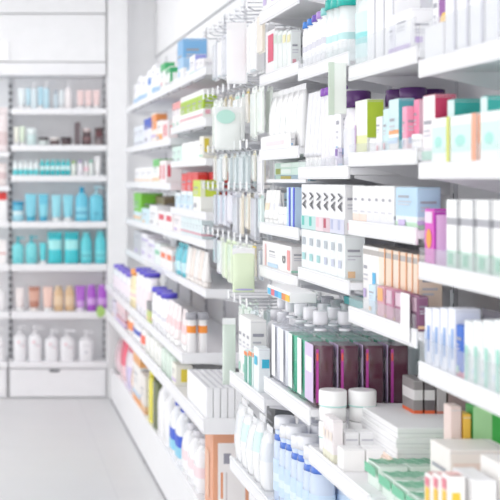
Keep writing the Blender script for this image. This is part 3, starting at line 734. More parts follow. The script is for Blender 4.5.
for i, a in enumerate((296.5, 304, 312, 320.5, 328.5, 336.5)):
    r.put('carton', a, a + 7.2, None, 'white carton with sideways letters', 'f1f1f3', d=.05, h=.125, zo=hl, marks=(('x', 0, 1, 0, .3, ['bfe0de', 'bfe0de', 'ecd6dc', 'dcc3cc', 'd6d8ea', 'd6d8ea'][i]), ('x', .1, .45, .08, .28, ['58bfb4', '58bfb4', 'f0c3cc', 'b4405a', 'b5bbd8', 'b5bbd8'][i])), text=('AV', .036, '5a5a60', .64), where='on third bay upper tier')
    r.put('carton', a, a + 7.2, None, 'pale carton with small grey marks', 'eaeff0', d=.052, h=hl - .001, marks=(('x', .15, .6, .62, .8, 'b4bcc4'), ('x', .15, .6, .25, .42, '9fd0d0' if i < 3 else 'c3c8da')))
r.put('carton', 318, 340, None, 'grey carton behind the lettered ones', 'c6c6ca', dx=.09, d=.1, h=.19)
# mouthwash: five columns along the shelf, four deep
mw = Row('on mouthwash shelf', XL, zC4)
PLUM, GRN, CLR = ('5a2038', 'gloss'), ('1fb48c', 'gloss'), ('e6e8f0', 'gloss')
for c in range(5):
    y = 3.446 + .058 + c * .110
    liq, lab, nm = [(PLUM, 'd9c6e6', 'plum mouthwash bottle'), (GRN, 'eef4f2', 'green mouthwash bottle'), (GRN, 'eef4f2', 'green mouthwash bottle'), (CLR, 'f4f4f8', 'clear white mouthwash bottle'), (CLR, 'f4f4f8', 'clear white mouthwash bottle')][c]
    for k in range(4):
        o, cat = mouthwash(.106, .054, .235, liq, lab)
        o.location = (.798 + .029 + k * .0615, y, CH + zC4)
        register(o, nm, ['in the front rank', 'in the second rank back', 'in the third rank back', 'in the rear rank'][k] + ' of the mouthwash shelf', cat, -c)
q = MB(); q.box(-.036, .036, -.15, .15, 0, .028, mat('f5f5f6'), .002)
for i, c in enumerate(('f0c23c', 'e58a4a', '5fc0e8', '3f9fe0', 'e86a7a', '4fb8e0')): q.box(-.0372, -.0362, -.15 + .048*i, -.10 + .048*i, .003, .02, mat(c))
fc = link('flat_carton', q.mesh('flat_carton')); fc.location = (.832, 3.87, CH + zC4 + .2352); tag(fc, 'long flat white carton with rainbow edge lying on mouthwash caps', 'carton')
fc2 = link('flat_carton', boxmesh('flat_carton', (-.06, .06, -.09, .09, 0, .02), mat('4fb5b8'), .002)); fc2.location = (1.0, 3.63, CH + zC4 + .2352); tag(fc2, 'flat teal carton lying on the rear mouthwash caps', 'carton')
# clear blue bottles low
r = Row('on clear blue bottle shelf', XL, zC5, .29)
for i in range(7):
    for k in range(2):
        o, cat = bottle(.066, .062, .236 - .012 * (i % 2), 'cbd9ee', cap='f0f1f6', kind='gloss', sh=.68, neck=.66, capf=.15, e=2.4, label=('c9def4', .12, .5, 'dcebf4'))
        zs = (.236 - .012 * (i % 2)) * .72
        link('shoulder_ring', lathe_part('shoulder_ring', [(q3(zs), .0295, .0312), (q3(zs + .010), .0285, .030), (q3(zs + .018), .0255, .0265)], mat('4f78d0', 'gloss'), 2.4, key=i % 2), o)
        o.location = (.80 + .033 + .068 * k, 3.955 - .074 * i, CH + zC5)
        register(o, 'clear blue bottle', ('in front row' if k == 0 else 'in back row') + ' below the mouthwash shelf', 'bottle', i)

# ---- bay B
r = Row('on highest shelf near the photo top', XU, zB0, None, 3.99, 4.56)
for a in (258, 267, 276, 285): r.put('carton', a, a + 8, -10, 'white carton', 'f2f2f4', d=.07, h=.16)
r = Row('on shelf right of hanging bags', XU, zB1, .145, 3.99, 4.56)
r.put('carton', 263, 272, 25, 'white pack with crimson square', 'f2eef0', marks=(('x', .3, .9, .3, .9, 'd9486c'), ('y', .1, .8, .3, .9, 'd9486c')), d=.035, dx=.01)
for a in (273.5, 278, 282.5, 287): r.put('carton', a, a + 4, 30, 'pale grey slim pack', 'e6ebea', d=.03, dx=.005, marks=(('x', .1, .9, .7, .9, 'cfe0d4' if a < 280 else 'e4e0b0'),))
for a in (257, 260): r.put('carton', a, a + 2.8, 35, 'narrow white pack', 'f2f2f4', d=.04, dx=.02)
r.put('carton', 266, 292, 30, 'long grey-green carton at the back', 'd3dad8', dx=.1, d=.08)
r = Row('on folded pack shelf', XU, zB2, .2, 3.99, 4.56)
for a in (257.5, 263, 268.5, 274, 280, 286): r.put('pouch', a, a + 5.2, 85, 'slim white folded pack', 'f4f4f5', d=.04, dx=.015, h=.19)
for a in (265, 277): r.put('carton', a, a + 11, 88, 'white carton behind folded packs', 'ececef', dx=.08, d=.06, h=.18)
r.put('carton', 257, 286, None, 'low white display carton', 'f6f5f6', d=.014, dx=-.006, h=.045, marks=(('x', .2, .8, .3, .6, 'f2e2e6'),))
r = Row('on thin shelf', .90, zB2b, .06, 3.99, 4.56)
for j, (c, n, zz, hh) in enumerate((('9ab4c4', 'flat blue-grey carton', 0, .018), ('cfe6dc', 'flat pale green carton', .0182, .022), ('d9ece2', 'flat mint carton', .0404, .016))):
    o, cat = carton(.5, .12, hh, c, marks=(('x', .1, .5, .2, .8, 'b8a83c' if j == 0 else 'e6f2ec'), ('x', .05, .2, .1, .9, '8a9a30' if j == 1 else 'b9d6ca'))); o.location = (.98, 4.275, CH + zB2b + zz); register(o, n, 'in the stack on the thin shelf', 'carton', j)
r = Row('on deep blue pack shelf', XU, zB3, .13, 3.99, 4.56)
for a in (257.5, 262, 267): r.put('tube', a, a + 4.4, 190, 'small white tube', 'f0f0ee', d=.03, bands=((.3, .55, 'ecd9bc' if a < 260 else 'e6e6ec'),))
for a in (271.5, 277): r.put('jar', a, a + 5.4, 205, 'white jar', 'f4f4f6', d=.05, dx=.0, h=.06)
for a in (283, 287.5): r.put('carton', a, a + 4.2, 187, 'blue and white pack', 'c3dcf2', marks=(('x', .6, 1, 0, 1, '3f52d6'), ('y', .5, 1, .1, .7, '3f52d6')), d=.045, h=.12)
for a in (272, 278): r.put('carton', a, a + 5, 190, 'pale blue pack behind jars', 'c6dff0', dx=.07, d=.05, h=.10)
r = Row('on lettered carton shelf', XU, zB4, .095, 3.99, 4.56)
r.put('carton', 257.5, 263, 240, 'white carton with rose stripe', 'f4efee', d=.06, marks=(('x', .5, .7, .1, .9, 'e9b5b5'),), h=.085)
r.put('carton', 264, 274, 240, 'white carton', 'f5f3f3', d=.06, h=.085)
r.put('carton', 274.5, 287, 242, 'white carton with dark letter and red stripe', 'f5f3f3', d=.06, marks=(('x', .72, .95, .15, .85, 'ec9a9a'),), h=.085, text=('G', .034, '55555c', .5))
r = Row('on toothbrush shelf', XL, zB5, .22, 3.99, 4.56)
for a in (244, 248.5): r.put('carton', a, a + 4, 352, 'clear pack with teal toothbrush and orange top', 'dff0ee', d=.03, marks=(('x', .2, .4, .05, .85, '2fb59a'), ('x', .6, .8, .05, .85, '2fb59a'), ('x', .1, .9, .86, .98, 'ef8a4a'), ('y', .2, .4, .05, .85, '38b89c'), ('y', .6, .8, .05, .85, '38b89c'), ('y', .0, 1, .86, .98, 'ef8a4a')))
r.put('carton', 253.5, 258.5, 350, 'white pack with sky blue patch', 'eef4f6', d=.035, marks=(('y', .3, .9, .55, .75, '3fb9d8'), ('x', .2, .8, .6, .8, '3fb9d8')), h=.13)
for a in (231, 235.5, 239.5): r.put('carton', a, a + 3.8, 322, 'tall white pack', 'f1f1f0', d=.05, dx=.02, h=.19)
for a in (236, 246, 254): r.put('bottle', a, a + 6, 316, 'white bottle behind toothbrushes', 'f0f0f4', cap='e4e4ea', dx=.1, d=.06, h=.21)
r = Row('on low pouch shelf', XL, zB6, .24, 3.99, 4.56)
for i, a in enumerate((231, 237, 243.5, 250, 257)): r.put('pouch', a, a + 5.6, 412, 'crumpled white pouch', 'f0f1f3', bands=((.45, .75, 'd3ecea' if i % 2 else 'e4e8ee'),), d=.06, h=.20 - .015 * (i % 3))
for a in (240, 250): r.put('carton', a, a + 8, 405, 'dark grey carton behind the pouches', '77797c', dx=.11, d=.06, h=.2)

# ------------------------------------------------------------------ peg bays A and P
HN = 0
def hook(x_tip, y, z, label):
    o = empty('peg_hook'); o.location = (1.144, y, z); L = 1.144 - x_tip; m = mat('c2c3c9', 'plastic')
    def mkw():
        q = MB(); q.wire([(0, 0, 0), (-L + .02, 0, -.004), (-L, 0, .008)], .0025, m); q.wire([(0, 0, .022), (-L - .004, 0, .022)], .0016, m)
        return q.mesh('prong')
    link('prong', cached(('prong', round(L, 3)), mkw), o)
    link('back_plate', cached(('bplate',), lambda: boxmesh('back_plate', (-.006, 0, -.016, .016, -.012, .032), mat('d6d7da', 'metal'), .001)), o)
    link('price_tag', cached(('ptag', round(L, 3)), lambda: boxmesh('price_tag', (-L - .006, -L - .004, -.014, .014, .001, .031), mat('f3f4f6', 'plastic'), .0005)), o)
    tag(o, label, 'hook', 'wire peg hooks on the pegboard bays')
def hang(x, y, z, w, h, t, card, blister=None, marks=(), kind='hanging_pack', tilt=0):
    """a card hung from a prong: backing card with euro slot header, blister"""
    o = empty(kind); o.location = (x, y, z)
    def mkcard():
        q = MB(); m = mk(card); hw = w/2
        out = [(-hw, -h), (hw, -h), (hw, -.012), (hw*.7, .004), (-hw*.7, .004), (-hw, -.012)]
        q.loft([[(-.0008, yy, zz) for yy, zz in out], [(.0008, yy, zz) for yy, zz in out]], m, smooth=False)
        q.box(-.0012, .0012, -min(hw*.5, .015), min(hw*.5, .015), -.007, -.003, mat('9a9aa0'))
        for a0, a1, b0, b1, c in marks: q.quad([(-.0016, hw - a0*w, -h + b0*h), (-.0016, hw - a1*w, -h + b0*h), (-.0016, hw - a1*w, -h + b1*h), (-.0016, hw - a0*w, -h + b1*h)], mk(c))
        return q.mesh('backing_card')
    link('backing_card', cached(('card', q3(w), q3(h), card, marks), mkcard), o)
    if t > .003:
        def mkb():
            q = MB(); m = mk(blister or 'eef0f2', 'gloss'); a, b = w*.46, w*.40
            z0, z1 = -h*.97, -h*.12
            q.loft([[(-.001, -a, z0), (-.001, a, z0), (-.001, a, z1), (-.001, -a, z1)], [(-t*.8, -a, z0), (-t*.8, a, z0), (-t*.8, a, z1), (-t*.8, -a, z1)], [(-t, -b, z0 + .006), (-t, b, z0 + .006), (-t, b, z1 - .006), (-t, -b, z1 - .006)]], m, smooth=False)
            return q.mesh('blister')
        link('blister', cached(('blister', q3(w), q3(h), q3(t), blister), mkb), o)
    if tilt: o.rotation_euler = (0, 0, tilt)
    return o
PEG = [ # z, columns (y), packs: (w, h, t, card, blister, marks, desc)
 (.56, 9, [(.105, .20, .03, 'f5f5f7', 'f3f3f5', (), 'white boxed hang pack'), (.10, .20, .02, 'e9ebf2', 'f2f2f5', ((0, 1, .1, .75, '9fb0d8'),), 'white and blue hang pack'), (.09, .19, .01, 'efe6e0', 'f1efee', ((.8, 1, 0, 1, 'b39c8c'),), 'white hang pack with tan edge')]),
 (.315, 9, [(.11, .18, .012, 'f3f6f5', 'f5f7f6', ((.1, .9, .6, .95, 'bfe6da'), (.2, .4, .2, .3, 'f2c3cb')), 'white hang pack with mint top'), (.10, .17, .01, 'f4e6ea', 'f3eef0', ((.1, .9, .2, .5, 'f0cdd6'),), 'pale pink hang pack'), (.10, .18, .008, 'f0f4f0', 'eef4ee', ((.1, .3, .1, .9, 'cfe6cf'),), 'white hang pack and green strip')]),
 (.10, 9, [(.05, .115, .012, 'e4e4e6', 'd9d9de', ((.3, .5, .1, .9, '8a8a92'),), 'slim grey hang pack'), (.06, .115, .008, 'f2eedd', 'efeee8', ((.1, .9, .5, .9, 'e6d24a'),), 'small yellow and white hang pack')]),
 (-.04, 9, [(.085, .145, .02, 'e9e9f0', 'e6e6f0', ((.0, .2, 0, 1, '8a8aa0'),), 'white and lilac hang pack'), (.085, .145, .012, 'dff0ec', 'e6f2f0', ((.2, .8, .1, .9, 'a9dfd2'),), 'mint hang pack')]),
 (-.215, 9, [(.10, .17, .015, 'f1f1f0', 'eef0f0', ((.1, .9, .7, .95, 'dfe6d8'),), 'off-white hang pack'), (.10, .18, .02, 'e6f2d6', 'e3f0d4', ((.1, .9, .25, .85, 'cbe6a8'), (.0, 1, 0, .1, 'b9b9e0')), 'pale green hang pack')]),
 (-.425, 4, [(.09, .20, .012, 'e3efe6', 'e1ede4', (), 'pale green long hang pack'), (.06, .16, .02, 'd9dbe8', '8f8fc0', ((.2, .8, .7, .9, 'ef8a8a'),), 'lilac toothbrush hang pack')]),
]
EXTRA = [[(.10, .17, .015, 'e3e4e8', 'cfd2da', ((.1, .9, .75, .95, 'b9bec8'),), 'silver grey hang pack'), (.095, .16, .01, 'f3efe4', 'eee6d8', ((.1, .4, .1, .9, 'd9c7a8'),), 'cream hang pack')],
 [(.06, .12, .012, 'dfe3e8', 'c6ccd4', ((.1, .9, .6, .9, 'aab4c0'),), 'small steel grey hang pack'), (.07, .125, .008, 'f3ead6', 'ece8e0', ((.0, 1, .55, .95, 'e0c94a'), (.2, .5, .1, .4, 'cf7f70')), 'yellow topped hang pack')],
 [(.08, .15, .012, 'dde6e8', 'd2dde0', ((.1, .9, .1, .3, 'a9c4cc'),), 'pale blue-grey hang pack'), (.08, .16, .008, 'f4f4f4', 'ebebee', ((.1, .3, .1, .9, 'b7b7c0'),), 'white hang pack with grey strip')]]
YC = [4.62 + .117 * k for k in range(9)]
rowname = ['top row', 'second row', 'third row', 'fourth row', 'fifth row', 'lowest row']
pr = random.Random(3)
for ri, (z, nc, packs) in enumerate(PEG):
    for k in range(nc):
        y = YC[k]
        if abs(y - 5.12) < .02: y += .02
        hook(.852, y, CH + z, f'wire peg hook, {rowname[ri]}, {(["rightmost"] + [ORD[i] + " from right" for i in range(1, 8)] + ["leftmost"])[k if k < nc - 1 or nc < 9 else 8]}')
        n = pr.choice((1, 2, 2)); pk = (packs + EXTRA[ri % 3])[pr.randrange(len(packs) + 2)] if not (ri == 0 and k in (1, 2)) else packs[0]
        w, h, t, card, bl, mk_, desc = pk
        w = min(w, .108) * pr.uniform(.82, 1); h = h * pr.uniform(.8, 1)
        for j in range(n):
            o = hang(.888 + t + (.004 + t + pr.uniform(.01, .03)) * j, y, CH + z - .0055, w, h, t, card, bl, mk_, tilt=pr.uniform(-.1, .1) if w < .09 else 0)
            register(o, desc, f'on {rowname[ri]} of peg hooks' + (', behind' if j else ''), 'hanging pack', -y)
# loose wide packs turned towards the camera at the near edge of the peg bays
for (u0, u1, v0, v1, y, c, nm, mk_) in ((226, 246, 24, 84, 4.585, 'f8f8fa', 'broad white bag facing the camera on the top peg row', None), (214, 241, 108, 150, 4.86, 'f3f7f5', 'white bag with mint oval facing the camera on the second peg row', ('bfe8dc', .05, .75, .62, .95)),
        (232, 254, 249, 292, 4.585, 'e4f2d2', 'pale green and lilac pouch turned to the camera on the pegs', ('b9b4e0', .08, .92, .05, .09)), (222, 235, 319, 384, 4.90, 'dde9df', 'tall pale green card facing the camera below the pegs', None)):
    x0, x1 = Xu(u0, y), Xu(u1, y); z0, z1 = Zv(v1, y), Zv(v0, y); w, h = x1 - x0, z1 - z0
    o = empty('hanging_bag'); o.location = ((x0+x1)/2, y - .01, z1)
    q = MB(); m = mk(c, 'gloss'); q.loft([ring(w/2*.97, .0018, -h, 4), ring(w/2, .006, -h*.93, 3), ring(w/2*.98, .011, -h*.6, 2.6), ring(w/2, .007, -h*.2, 3), ring(w/2*.98, .0018, -h*.08, 4), ring(w/2*.98, .0018, 0, 4)], m)
    if mk_:
        cc, a0, a1, b0, b1 = mk_
        pts = [(-w/2 + w*((a0+a1)/2 + (a1-a0)/2*math.cos(t)), -.0125, -h + h*((b0+b1)/2 + (b1-b0)/2*math.sin(t))) for t in (2*math.pi*k/16 for k in range(16))]
        q.face([q.bm.verts.new(p) for p in pts], mk(cc))
    link('bag', q.mesh('bag'), o)
    link('header', boxmesh('header', (-w/2, w/2, -.0024, .0024, -.018, .004), mk('f4f5f6'), .0005), o)
    tag(o, nm, 'hanging pack')

# ------------------------------------------------------------------ far run (six bays) and the tray that runs under the pegs
FY0, FY1 = 5.69, 9.06
zF1 = shelf(FY0, FY1, XU, .425, .036, 'far run top shelf under the tall blue carton', side=True, dashes=True)
zF2 = shelf(FY0, 6.81, XU, .215, .036, 'far run second shelf, near half, under lime banded cartons', side=True, dashes=True)
zF2f = shelf(6.81, FY1, XU, .165, .036, 'far run second shelf, far half, under orange and indigo cartons', side=True, dashes=True)
zF3 = shelf(FY0, 6.81, XU, .055, .03, 'far run short shelf under pale mint cartons', side=True)
zF3f = shelf(6.81, FY1, XU, -.055, .036, 'far run third shelf under green topped white packs', side=True, dashes=True)
zF3n = shelf(FY0, 6.81, XU, -.17, .036, 'far run shelf under the red and lime cartons', side=True)
zF4 = shelf(FY0, FY1, XU, -.285, .036, 'far run fourth shelf under the leaf green carton', side=True)
zF5 = shelf(FY0, FY1, XU, -.485, .036, 'far run fifth shelf under the teal pouch packs', side=True)
zF6 = shelf(FY0, 9.50, XL, -.752, .045, 'far run wide shelf under violet capped bottles and orange labels', side=True)
zF7 = shelf(5.12, 9.50, XL, -.935, .06, 'far run lowest hanging shelf above the large orange carton', side=True)

def fill(row, u0, u1, seq, vt=None, hs=None, gap=.3):
    pass
r = Row('on far run top shelf', XU, zF1, .25, FY0, FY1)
for a, b, h in ((134, 138, .12), (138.3, 142, .15), (142.3, 147, .13), (152.3, 156, .16), (156.3, 160, .13)): r.put('carton', a, b, None, 'clear white pack', 'f1f1f4', d=.06, h=h)
r.put('carton', 147.3, 152, None, 'white pack with blue square', 'eef0f4', d=.06, h=.15, marks=(('x', .2, .8, .45, .7, '3f7fd0'), ('y', .05, .4, .45, .7, '3f7fd0')))
r.put('carton', 160.5, 165, 62, 'white carton with green top', 'eef4ef', bands=((.72, 1, '3cae6a'),), d=.05)
r.put('carton', 165.5, 170, 66, 'white carton with green corner', 'f0f4f0', bands=((.7, .95, '44b070'),), d=.05, marks=(('y', 0, .25, .2, .8, '44b070'),))
r.put('carton', 171, 177, 78, 'low white carton', 'f4f4f5', d=.06)
r.put('carton', 177.5, 183, 43, 'tall sky blue carton', '7db4e0', d=.11, bands=((0, .3, 'f2f2f4'), (.3, .55, 'a6cbea')), h=.19)
r.put('carton', 184, 189, 70, 'white carton before tall blue one', 'f4f4f6', d=.05)
r.put('carton', 189.5, 195, 54, 'white carton with periwinkle side', 'f0f0f6', d=.05, side='9aa0e0')
for a in (195.5, 199.5): r.put('carton', a, a + 3.6, 58, 'white slim carton', 'f3f1f2', d=.06)
r = Row('on far run second shelf', XU, zF2f, .2, 6.81, FY1)
for a in (134, 139): r.put('carton', a, a + 4.6, None, 'white and pale blue carton', 'e6ecf4', d=.06, h=.12)
r.put('carton', 144, 151, 110, 'indigo topped carton', 'e9eaf4', bands=((.6, 1, '4a62c0'),), d=.05, h=.145)
r.put('carton', 151.5, 156, 107, 'orange topped carton', 'f4ece6', bands=((.45, .95, 'ee9a5c'),), d=.06, h=.16)
r.put('carton', 156.5, 162, None, 'white carton with orange foot', 'f6efe9', bands=((.1, .35, 'f0a24a'),), d=.05, h=.11)
r.put('carton', 162.5, 168, None, 'white carton with coral marks', 'f6ecec', d=.05, h=.10, marks=(('x', .2, .4, .2, .8, 'e86a78'), ('x', .6, .8, .2, .8, 'e86a78'), ('y', .2, .5, .3, .7, 'e86a78')))
r = Row('on far run second shelf near end', XU, zF2, .195, FY0, 6.81)
for a in (169.5, 174): r.put('carton', a, a + 4, None, 'white carton with salmon top', 'f4eeee', bands=((.7, 1, 'e9a0a0'),), d=.07, h=.12)
for a in (178.5, 184.5, 191, 197.5): r.put('carton', a, a + 5.6, 102, 'white carton with lime band', 'f3f4f0', bands=((.38, .82, 'a8c832'),), d=.06, h=.13)
r = Row('on far run short shelf', XU, zF3, .12, FY0, 6.81)
for a in (172, 177): r.put('carton', a, a + 4.6, None, 'pale mint carton', 'd6eee4', d=.06, h=.075)
for a in (182, 188, 194): r.put('carton', a, a + 5.6, None, 'plain white carton with thin line', 'f5f5f5', d=.07, h=.085, marks=(('y', 0, 1, .5, .52, 'd0d0d4'),))
for a in (199.5,): r.put('carton', a, a + 3.6, None, 'white carton with yellow corner', 'f2efe2', d=.05, h=.1, marks=(('y', .1, .5, .3, .9, 'e8d24a'),))
r = Row('on far run third shelf', XU, zF3f, .17, 6.81, FY1)
for a in (135, 141, 147): r.put('carton', a, a + 5.4, None, 'white soft pack', 'f4f4f5', d=.08, h=.09)
r.put('carton', 153, 159, None, 'white pack with green top', 'f0f4ee', bands=((.7, 1, '6cc06a'),), d=.08, h=.13)
r.put('carton', 159.5, 166, None, 'white pack with red lettering strip', 'f6eeee', d=.08, h=.12, marks=(('x', .1, .3, .2, .8, 'e0566a'), ('x', .6, .8, .2, .8, 'e0566a'), ('y', .1, .3, .3, .8, 'e0566a')))
r = Row('on red and lime carton shelf', XU, zF3n, .18, FY0, 6.81)
r.put('carton', 193, 200.5, None, 'lime carton with white foot', 'c9da48', bands=((0, .48, 'f4f4ee'),), d=.08, h=.135, marks=(('y', 0, .25, .48, 1, 'eef0d0'),))
for a in (175, 181, 187): r.put('carton', a, a + 5, None, 'pale blue and white carton', 'e9f1f5', bands=((.3, .8, 'cfe6f0'),), d=.032, h=.075 if a < 180 else .085)
for a, h in ((181.5, .165), (187, .17), (192.5, .17)): r.put('carton', a, a + 5.2, None, 'red carton with white foot', 'e65050', bands=((0, .35, 'f4e6e6'),), dx=.036, d=.044, h=h)
r.put('carton', 207, 215, None, 'red carton behind the lime one', 'e04848', d=.06, h=.17, dx=.085)
r = Row('on far run fourth shelf', XU, zF4, .17, FY0, FY1)
r.put('carton', 134, 141, None, 'leaf green carton', '7cc83c', bands=((0, .35, 'd6ecf2'),), d=.13, h=.17)
r.put('carton', 141.5, 149, None, 'light blue and white carton', 'd2e9f2', d=.07, h=.085)
r.put('carton', 149.5, 157, None, 'white carton before brown one', 'f3f3f3', d=.07, h=.11)
r.put('carton', 150, 158, None, 'olive brown carton', '8f7e62', dx=.085, d=.10, h=.155)
for a in (158, 165.5): r.put('carton', a, a + 7, None, 'white carton with red lettering', 'f6f0f0', d=.06, h=.09, marks=(('x', .15, .85, .5, .8, 'e0465a'), ('y', .6, 1, .2, .9, 'e0404a'), ('y', .1, .4, .5, .7, 'e88090')))
r.put('carton', 173.5, 181, None, 'white carton with red corner', 'f5efef', d=.065, h=.085, marks=(('y', .1, .9, .2, .9, 'e0606a'), ('y', .4, .7, .2, .9, '9a8a80')))
for a in (181, 184, 187, 190, 193, 196, 199): r.put('carton', a, a + 2.5, None, 'thin pale aqua pack', 'e3f0f2', d=.05, h=.085)
r = Row('on far run fifth shelf', XU, zF5, .165, FY0, FY1)
r.put('carton', 134, 141, None, 'grey carton', 'c6c6cc', d=.1, h=.14)
for a in (141.5, 148): r.put('carton', a, a + 6, None, 'white carton with violet line', 'f0eef4', bands=((.72, .8, 'b8a8d8'),), d=.09, h=.14 if a < 145 else .12)
r.put('carton', 154.5, 160, None, 'white carton with green marks', 'eef4f0', d=.06, h=.11, marks=(('x', .1, .9, .5, .7, '8fd0b0'), ('y', .1, .6, .5, .7, '8fd0b0')))
for a in (160.5, 166.5): r.put('carton', a, a + 5.6, None, 'white carton with orange red lettering', 'f6f1ee', d=.06, h=.105, marks=(('x', .1, .9, .5, .75, 'ef7a4a'), ('y', .1, .9, .5, .75, 'ec6a60')))
for a in (173, 178.5): r.put('pouch', a, a + 5, None, 'teal pouch pack', '5fc0d0', bands=((.15, .45, 'bfe6ee'),), d=.06, h=.15)
for i, a in enumerate((184, 188, 192, 196, 200)): r.put('tube', a, a + 3.6, None, 'pale beige tube' if i % 2 else 'off-white tube', 'f0e2da' if i % 2 else 'f1eeec', cap='ece6e2', d=.04, h=.15)
r = Row('on violet cap shelf', XL, zF6, .24, FY0, 9.5)
for a in (112, 116, 120, 124): r.put('bottle', a, a + 3.8, None, 'white bottle with violet cap', 'efeef4', cap='7a6ad0', sh=.74, neck=.7, capf=.14, label=('f0e6f0', .2, .6), d=.07, h=.17)
r.put('bottle', 128, 134, None, 'yellow bottle with orange pink cap', 'f2e2b4', cap='f0a05a', sh=.7, neck=.7, capf=.16, e=2.2, label=('f6eccb', .2, .5, 'f0c8c8'), d=.08, h=.21)
for a in (134.5, 138.5, 142.5): r.put('bottle', a, a + 3.8, None, 'tall white bottle with violet cap', 'f0eef4', cap='5a4fc4', sh=.78, neck=.75, capf=.1, label=('f2e4e8', .2, .6), d=.08, h=.235)
r.put('carton', 146.5, 150, None, 'lime and grey small carton', 'cfdc8a', d=.06, h=.10, bands=((.6, 1, '8a8a8c'),))
for a in (150.5, 155, 159.5): r.put('bottle', a, a + 4.2, None, 'white bottle with indigo cap', 'f3f3f6', cap='5a50c8', sh=.78, neck=.75, capf=.13, label=('f6f6f8', .2, .6, 'd6d6de'), d=.07, h=.19)
for a in (164, 168, 172): r.put('tube', a, a + 3.8, None, 'white tube with pink stripes', 'f6ecec', d=.05, bands=((.3, .55, 'f2cdd0'),), h=.17)
# two bottles with orange labels at the end of the tray
for i, x in enumerate((.826, .872)):
    o, cat = bottle(.05, .036, .165, 'f4f2f2', cap='a9a9b0', sh=.74, neck=.9, capf=.17, e=3, label=('f6963c', .5, .68)); o.location = (x, 5.745, CH + zF6); register(o, 'white bottle with grey cap and orange label', 'ending violet cap shelf', cat, i)
for i, x in enumerate((.795, .795)):
    o, cat = tube(.045, .03, .17, 'f6eaea', bands=((.3, .55, 'f2cdd0'),)); o.location = (.815, 5.80 + .06*i, CH + zF6); register(o, 'white tube with pink stripes', 'beside the orange labels', cat, -i)
r = Row('on far run lowest hanging shelf', XL, zF7, .135, 5.12, 9.5)
r.put('carton', 112, 116, None, 'lilac and white carton', 'e6e2f2', d=.06, h=.10)
for a in (116.5, 121): r.put('carton', a, a + 4.2, None, 'rose and white pack', 'eed3d8', d=.08, h=.12, bands=((.3, .4, 'b04a70'),))
r.put('bottle', 126, 131, None, 'white bottle with orange label', 'f5f2f0', cap='f5f2f0', label=('f08a4a', .2, .55), d=.06, h=.15)
r.put('jug', 131.5, 139, None, 'white bottle with navy label', 'f3f4f7', cap='f1f1f4', label=('3a55b8', 'f0f0f4'), d=.07, h=.15)
r.put('bottle', 139.5, 143.5, None, 'white bottle with coral label', 'f5f2f0', cap='f5f2f0', label=('ee6a50', .2, .55), d=.06, h=.13)
for a in (144, 148, 152, 156): r.put('bottle', a, a + 3.6, None, 'small off-white bottle', 'f0f1ec', cap='e6e6e4', d=.05, h=.12 + .01*(int(a) % 3))
for a in (160, 164, 168): r.put('bottle', a, a + 3.6, None, 'pale green bottle', 'd6e6da', cap='e8e8e8', d=.05, h=.13)
r.put('carton', 172, 176, None, 'white carton with yellow patch', 'f2f0e4', d=.07, h=.09, marks=(('y', .3, .8, .2, .8, 'ecd64a'),))
for k in range(6):
    o, cat = carton(.50, .0235, .115, 'f4f4f6', marks=(('t', 0, 1, .3, .6, 'd4d4da'),)); o.location = (.806 + .0265 * k, 5.385, CH + zF7); register(o, 'thin long white pack', 'in the row above the large orange carton', cat, k)
# bottom deck
r = Row('on bottom deck', .82, ZD, .31)
for i, (a, c) in enumerate(((113, 'f0d0d8'),)): r.put('pouch', a, a + 5, None, 'pale rose pouch', c, d=.09, h=.2)
r.put('pouch', 118, 123, None, 'red pink pouch', 'ec5f78', bands=((0, .3, 'f3c9cf'),), d=.1, h=.3)
r.put('pouch', 123.5, 129, None, 'lilac and white pouch', 'cfc3ea', bands=((.45, .75, 'f0e6ee'), (.75, .9, 'e6607a')), d=.1, h=.29)
r.put('pouch', 129.5, 132.5, None, 'tan pouch', 'e8c9b4', d=.1, h=.22)
r.put('carton', 133, 140, None, 'white carton with orange ends', 'f4f1ee', bands=((0, .2, 'efa25c'), (.8, 1, 'f0b070')), d=.09, h=.27)
r.put('carton', 140.5, 145, None, 'white carton with tan foot', 'f2ede8', bands=((0, .2, 'e3b58a'),), d=.1, h=.2)
r.put('bottle', 147, 151, None, 'tall yellow bottle', 'e6dc3c', cap='f0e65a', d=.06, h=.28, sh=.8, neck=.6)
r.put('bottle', 151.5, 155, None, 'dark olive bottle', '6a7250', cap='3f443a', d=.06, h=.29, sh=.8, neck=.6)
for a in (156, 161.5): r.put('jug', a, a + 5.2, None, 'plain white handled bottle', 'f4f4f6', cap='f0f0f3', d=.1, h=.29 - .02 * (a > 160))
for a in (168, 173.5): r.put('jug', a, a + 5.2, None, 'white handled bottle with royal blue cap and label', 'f2f4f8', cap='2f4fc4', label=('3a5fd0', '8fd0ea'), d=.09, h=.255)
for a in (180, 186, 192): r.put('jug', a, a + 5.4, None, 'short white handled bottle', 'f4f4f6', cap='e6e6ec', label=('f4dfe4', 'f4f4f6'), d=.09, h=.21)
o, cat = carton(.19, .135, .325, 'e9a987', marks=(('y', .14, .9, .0, .84, 'f6f3f2'), ('y', .3, .5, .6, .72, '9a9aa6'), ('y', .22, .28, .2, .5, 'ec9a6a'), ('y', .36, .4, .1, .5, 'd9d0d0'), ('x', .2, .6, .15, .7, 'f0c0a4')), top='b9826a')
o.location = (.835 + .068, 5.25 + .095, CH + ZD); register(o, 'large orange carton with white front', 'near the thin white packs on the bottom deck', cat, 0)
for k in range(3):
    o, cat = carton(.16, .12, .28, 'f1f1f3', marks=(('y', .2, .6, .3, .6, 'e2e2e8'),)); o.location = (.99, 4.95 - .2 * k, CH + ZD); register(o, 'large plain white carton', 'on the bottom deck right of orange carton', cat, k)
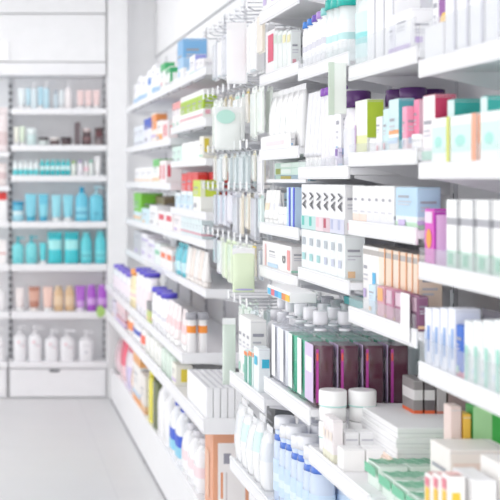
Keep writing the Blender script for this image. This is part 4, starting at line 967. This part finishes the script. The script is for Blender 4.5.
# leaf-shaped green shelf card at the far end
q = MB(); pts = [(.03 * math.cos(t) , .04 * math.sin(t) * (1 - .25 * math.cos(t))) for t in (2*math.pi*k/18 for k in range(18))]
q.loft([[(x, -.001, z) for x, z in pts], [(x, .001, z) for x, z in pts]], mat('b3da7c'), smooth=False)
lf = link('shelf_talker', q.mesh('shelf_talker')); lf.location = (Xu(101, YF - .03), YF - .028, bz(311)); tag(lf, 'light green leaf shaped card on the rail below violet tubes', 'shelf card')

finish_labels()

# ------------------------------------------------------------------ lights
for i, (x, y) in enumerate(((-.35, 1.9), (-.35, 3.9), (-.35, 5.9), (-.1, 8.0), (-2.4, 2.9), (-2.4, 5.4), (-1.6, 8.0))):  # added panels out of view, stronger at the far end to brighten back shelves
    L = bpy.data.lights.new('added_ceiling_light', 'AREA'); L.shape = 'RECTANGLE'; L.size = .6; L.size_y = 1.5; L.energy = (1, 1.5, 5, 11, 1.5, 5, 13)[i]; L.color = (1, 1, 1)
    lo = bpy.data.objects.new('added_ceiling_lamp', L); COL.objects.link(lo); lo.location = (x, y, ZC - .03)
    fx = empty('added_ceiling_light'); fx.location = (x, y, ZC - .012)
    link('frame', cached(('cframe',), lambda: boxmesh('frame', (-.32, .32, -.77, .77, -.002, .011), WHITE, .002)), fx)
    tag(fx, 'added unseen flat white ceiling light panel over the aisle, ' + (ORD[i] if i else 'first') + ' in the grid', 'ceiling light', 'added ceiling light panels')
W = bpy.data.worlds.new('world'); S.world = W; W.use_nodes = True
W.node_tree.nodes['Background'].inputs[0].default_value = (1, 1, 1, 1); W.node_tree.nodes['Background'].inputs[1].default_value = 2.0

# ------------------------------------------------------------------ camera
cd = bpy.data.cameras.new('camera'); co = bpy.data.objects.new('camera', cd); COL.objects.link(co)
co.location = (0, 0, CH); co.rotation_euler = (math.pi/2, 0, 0)
cd.sensor_width = 36; cd.lens = F / 500 * 36
cd.shift_x = (250 - PU) / 500; cd.shift_y = -(250 - PV) / 500
cd.clip_start = .05; cd.clip_end = 60
cd.dof.use_dof = True; cd.dof.focus_distance = 3.9; cd.dof.aperture_fstop = 5.2
S.camera = co
S.cycles.max_bounces = 14; S.cycles.diffuse_bounces = 8; S.cycles.transparent_max_bounces = 16
vs = S.view_settings
S.display_settings.display_device = 'sRGB'; vs.view_transform = 'Standard'; vs.look = 'None'; vs.exposure = -0.1; vs.gamma = 1; vs.use_curve_mapping = False
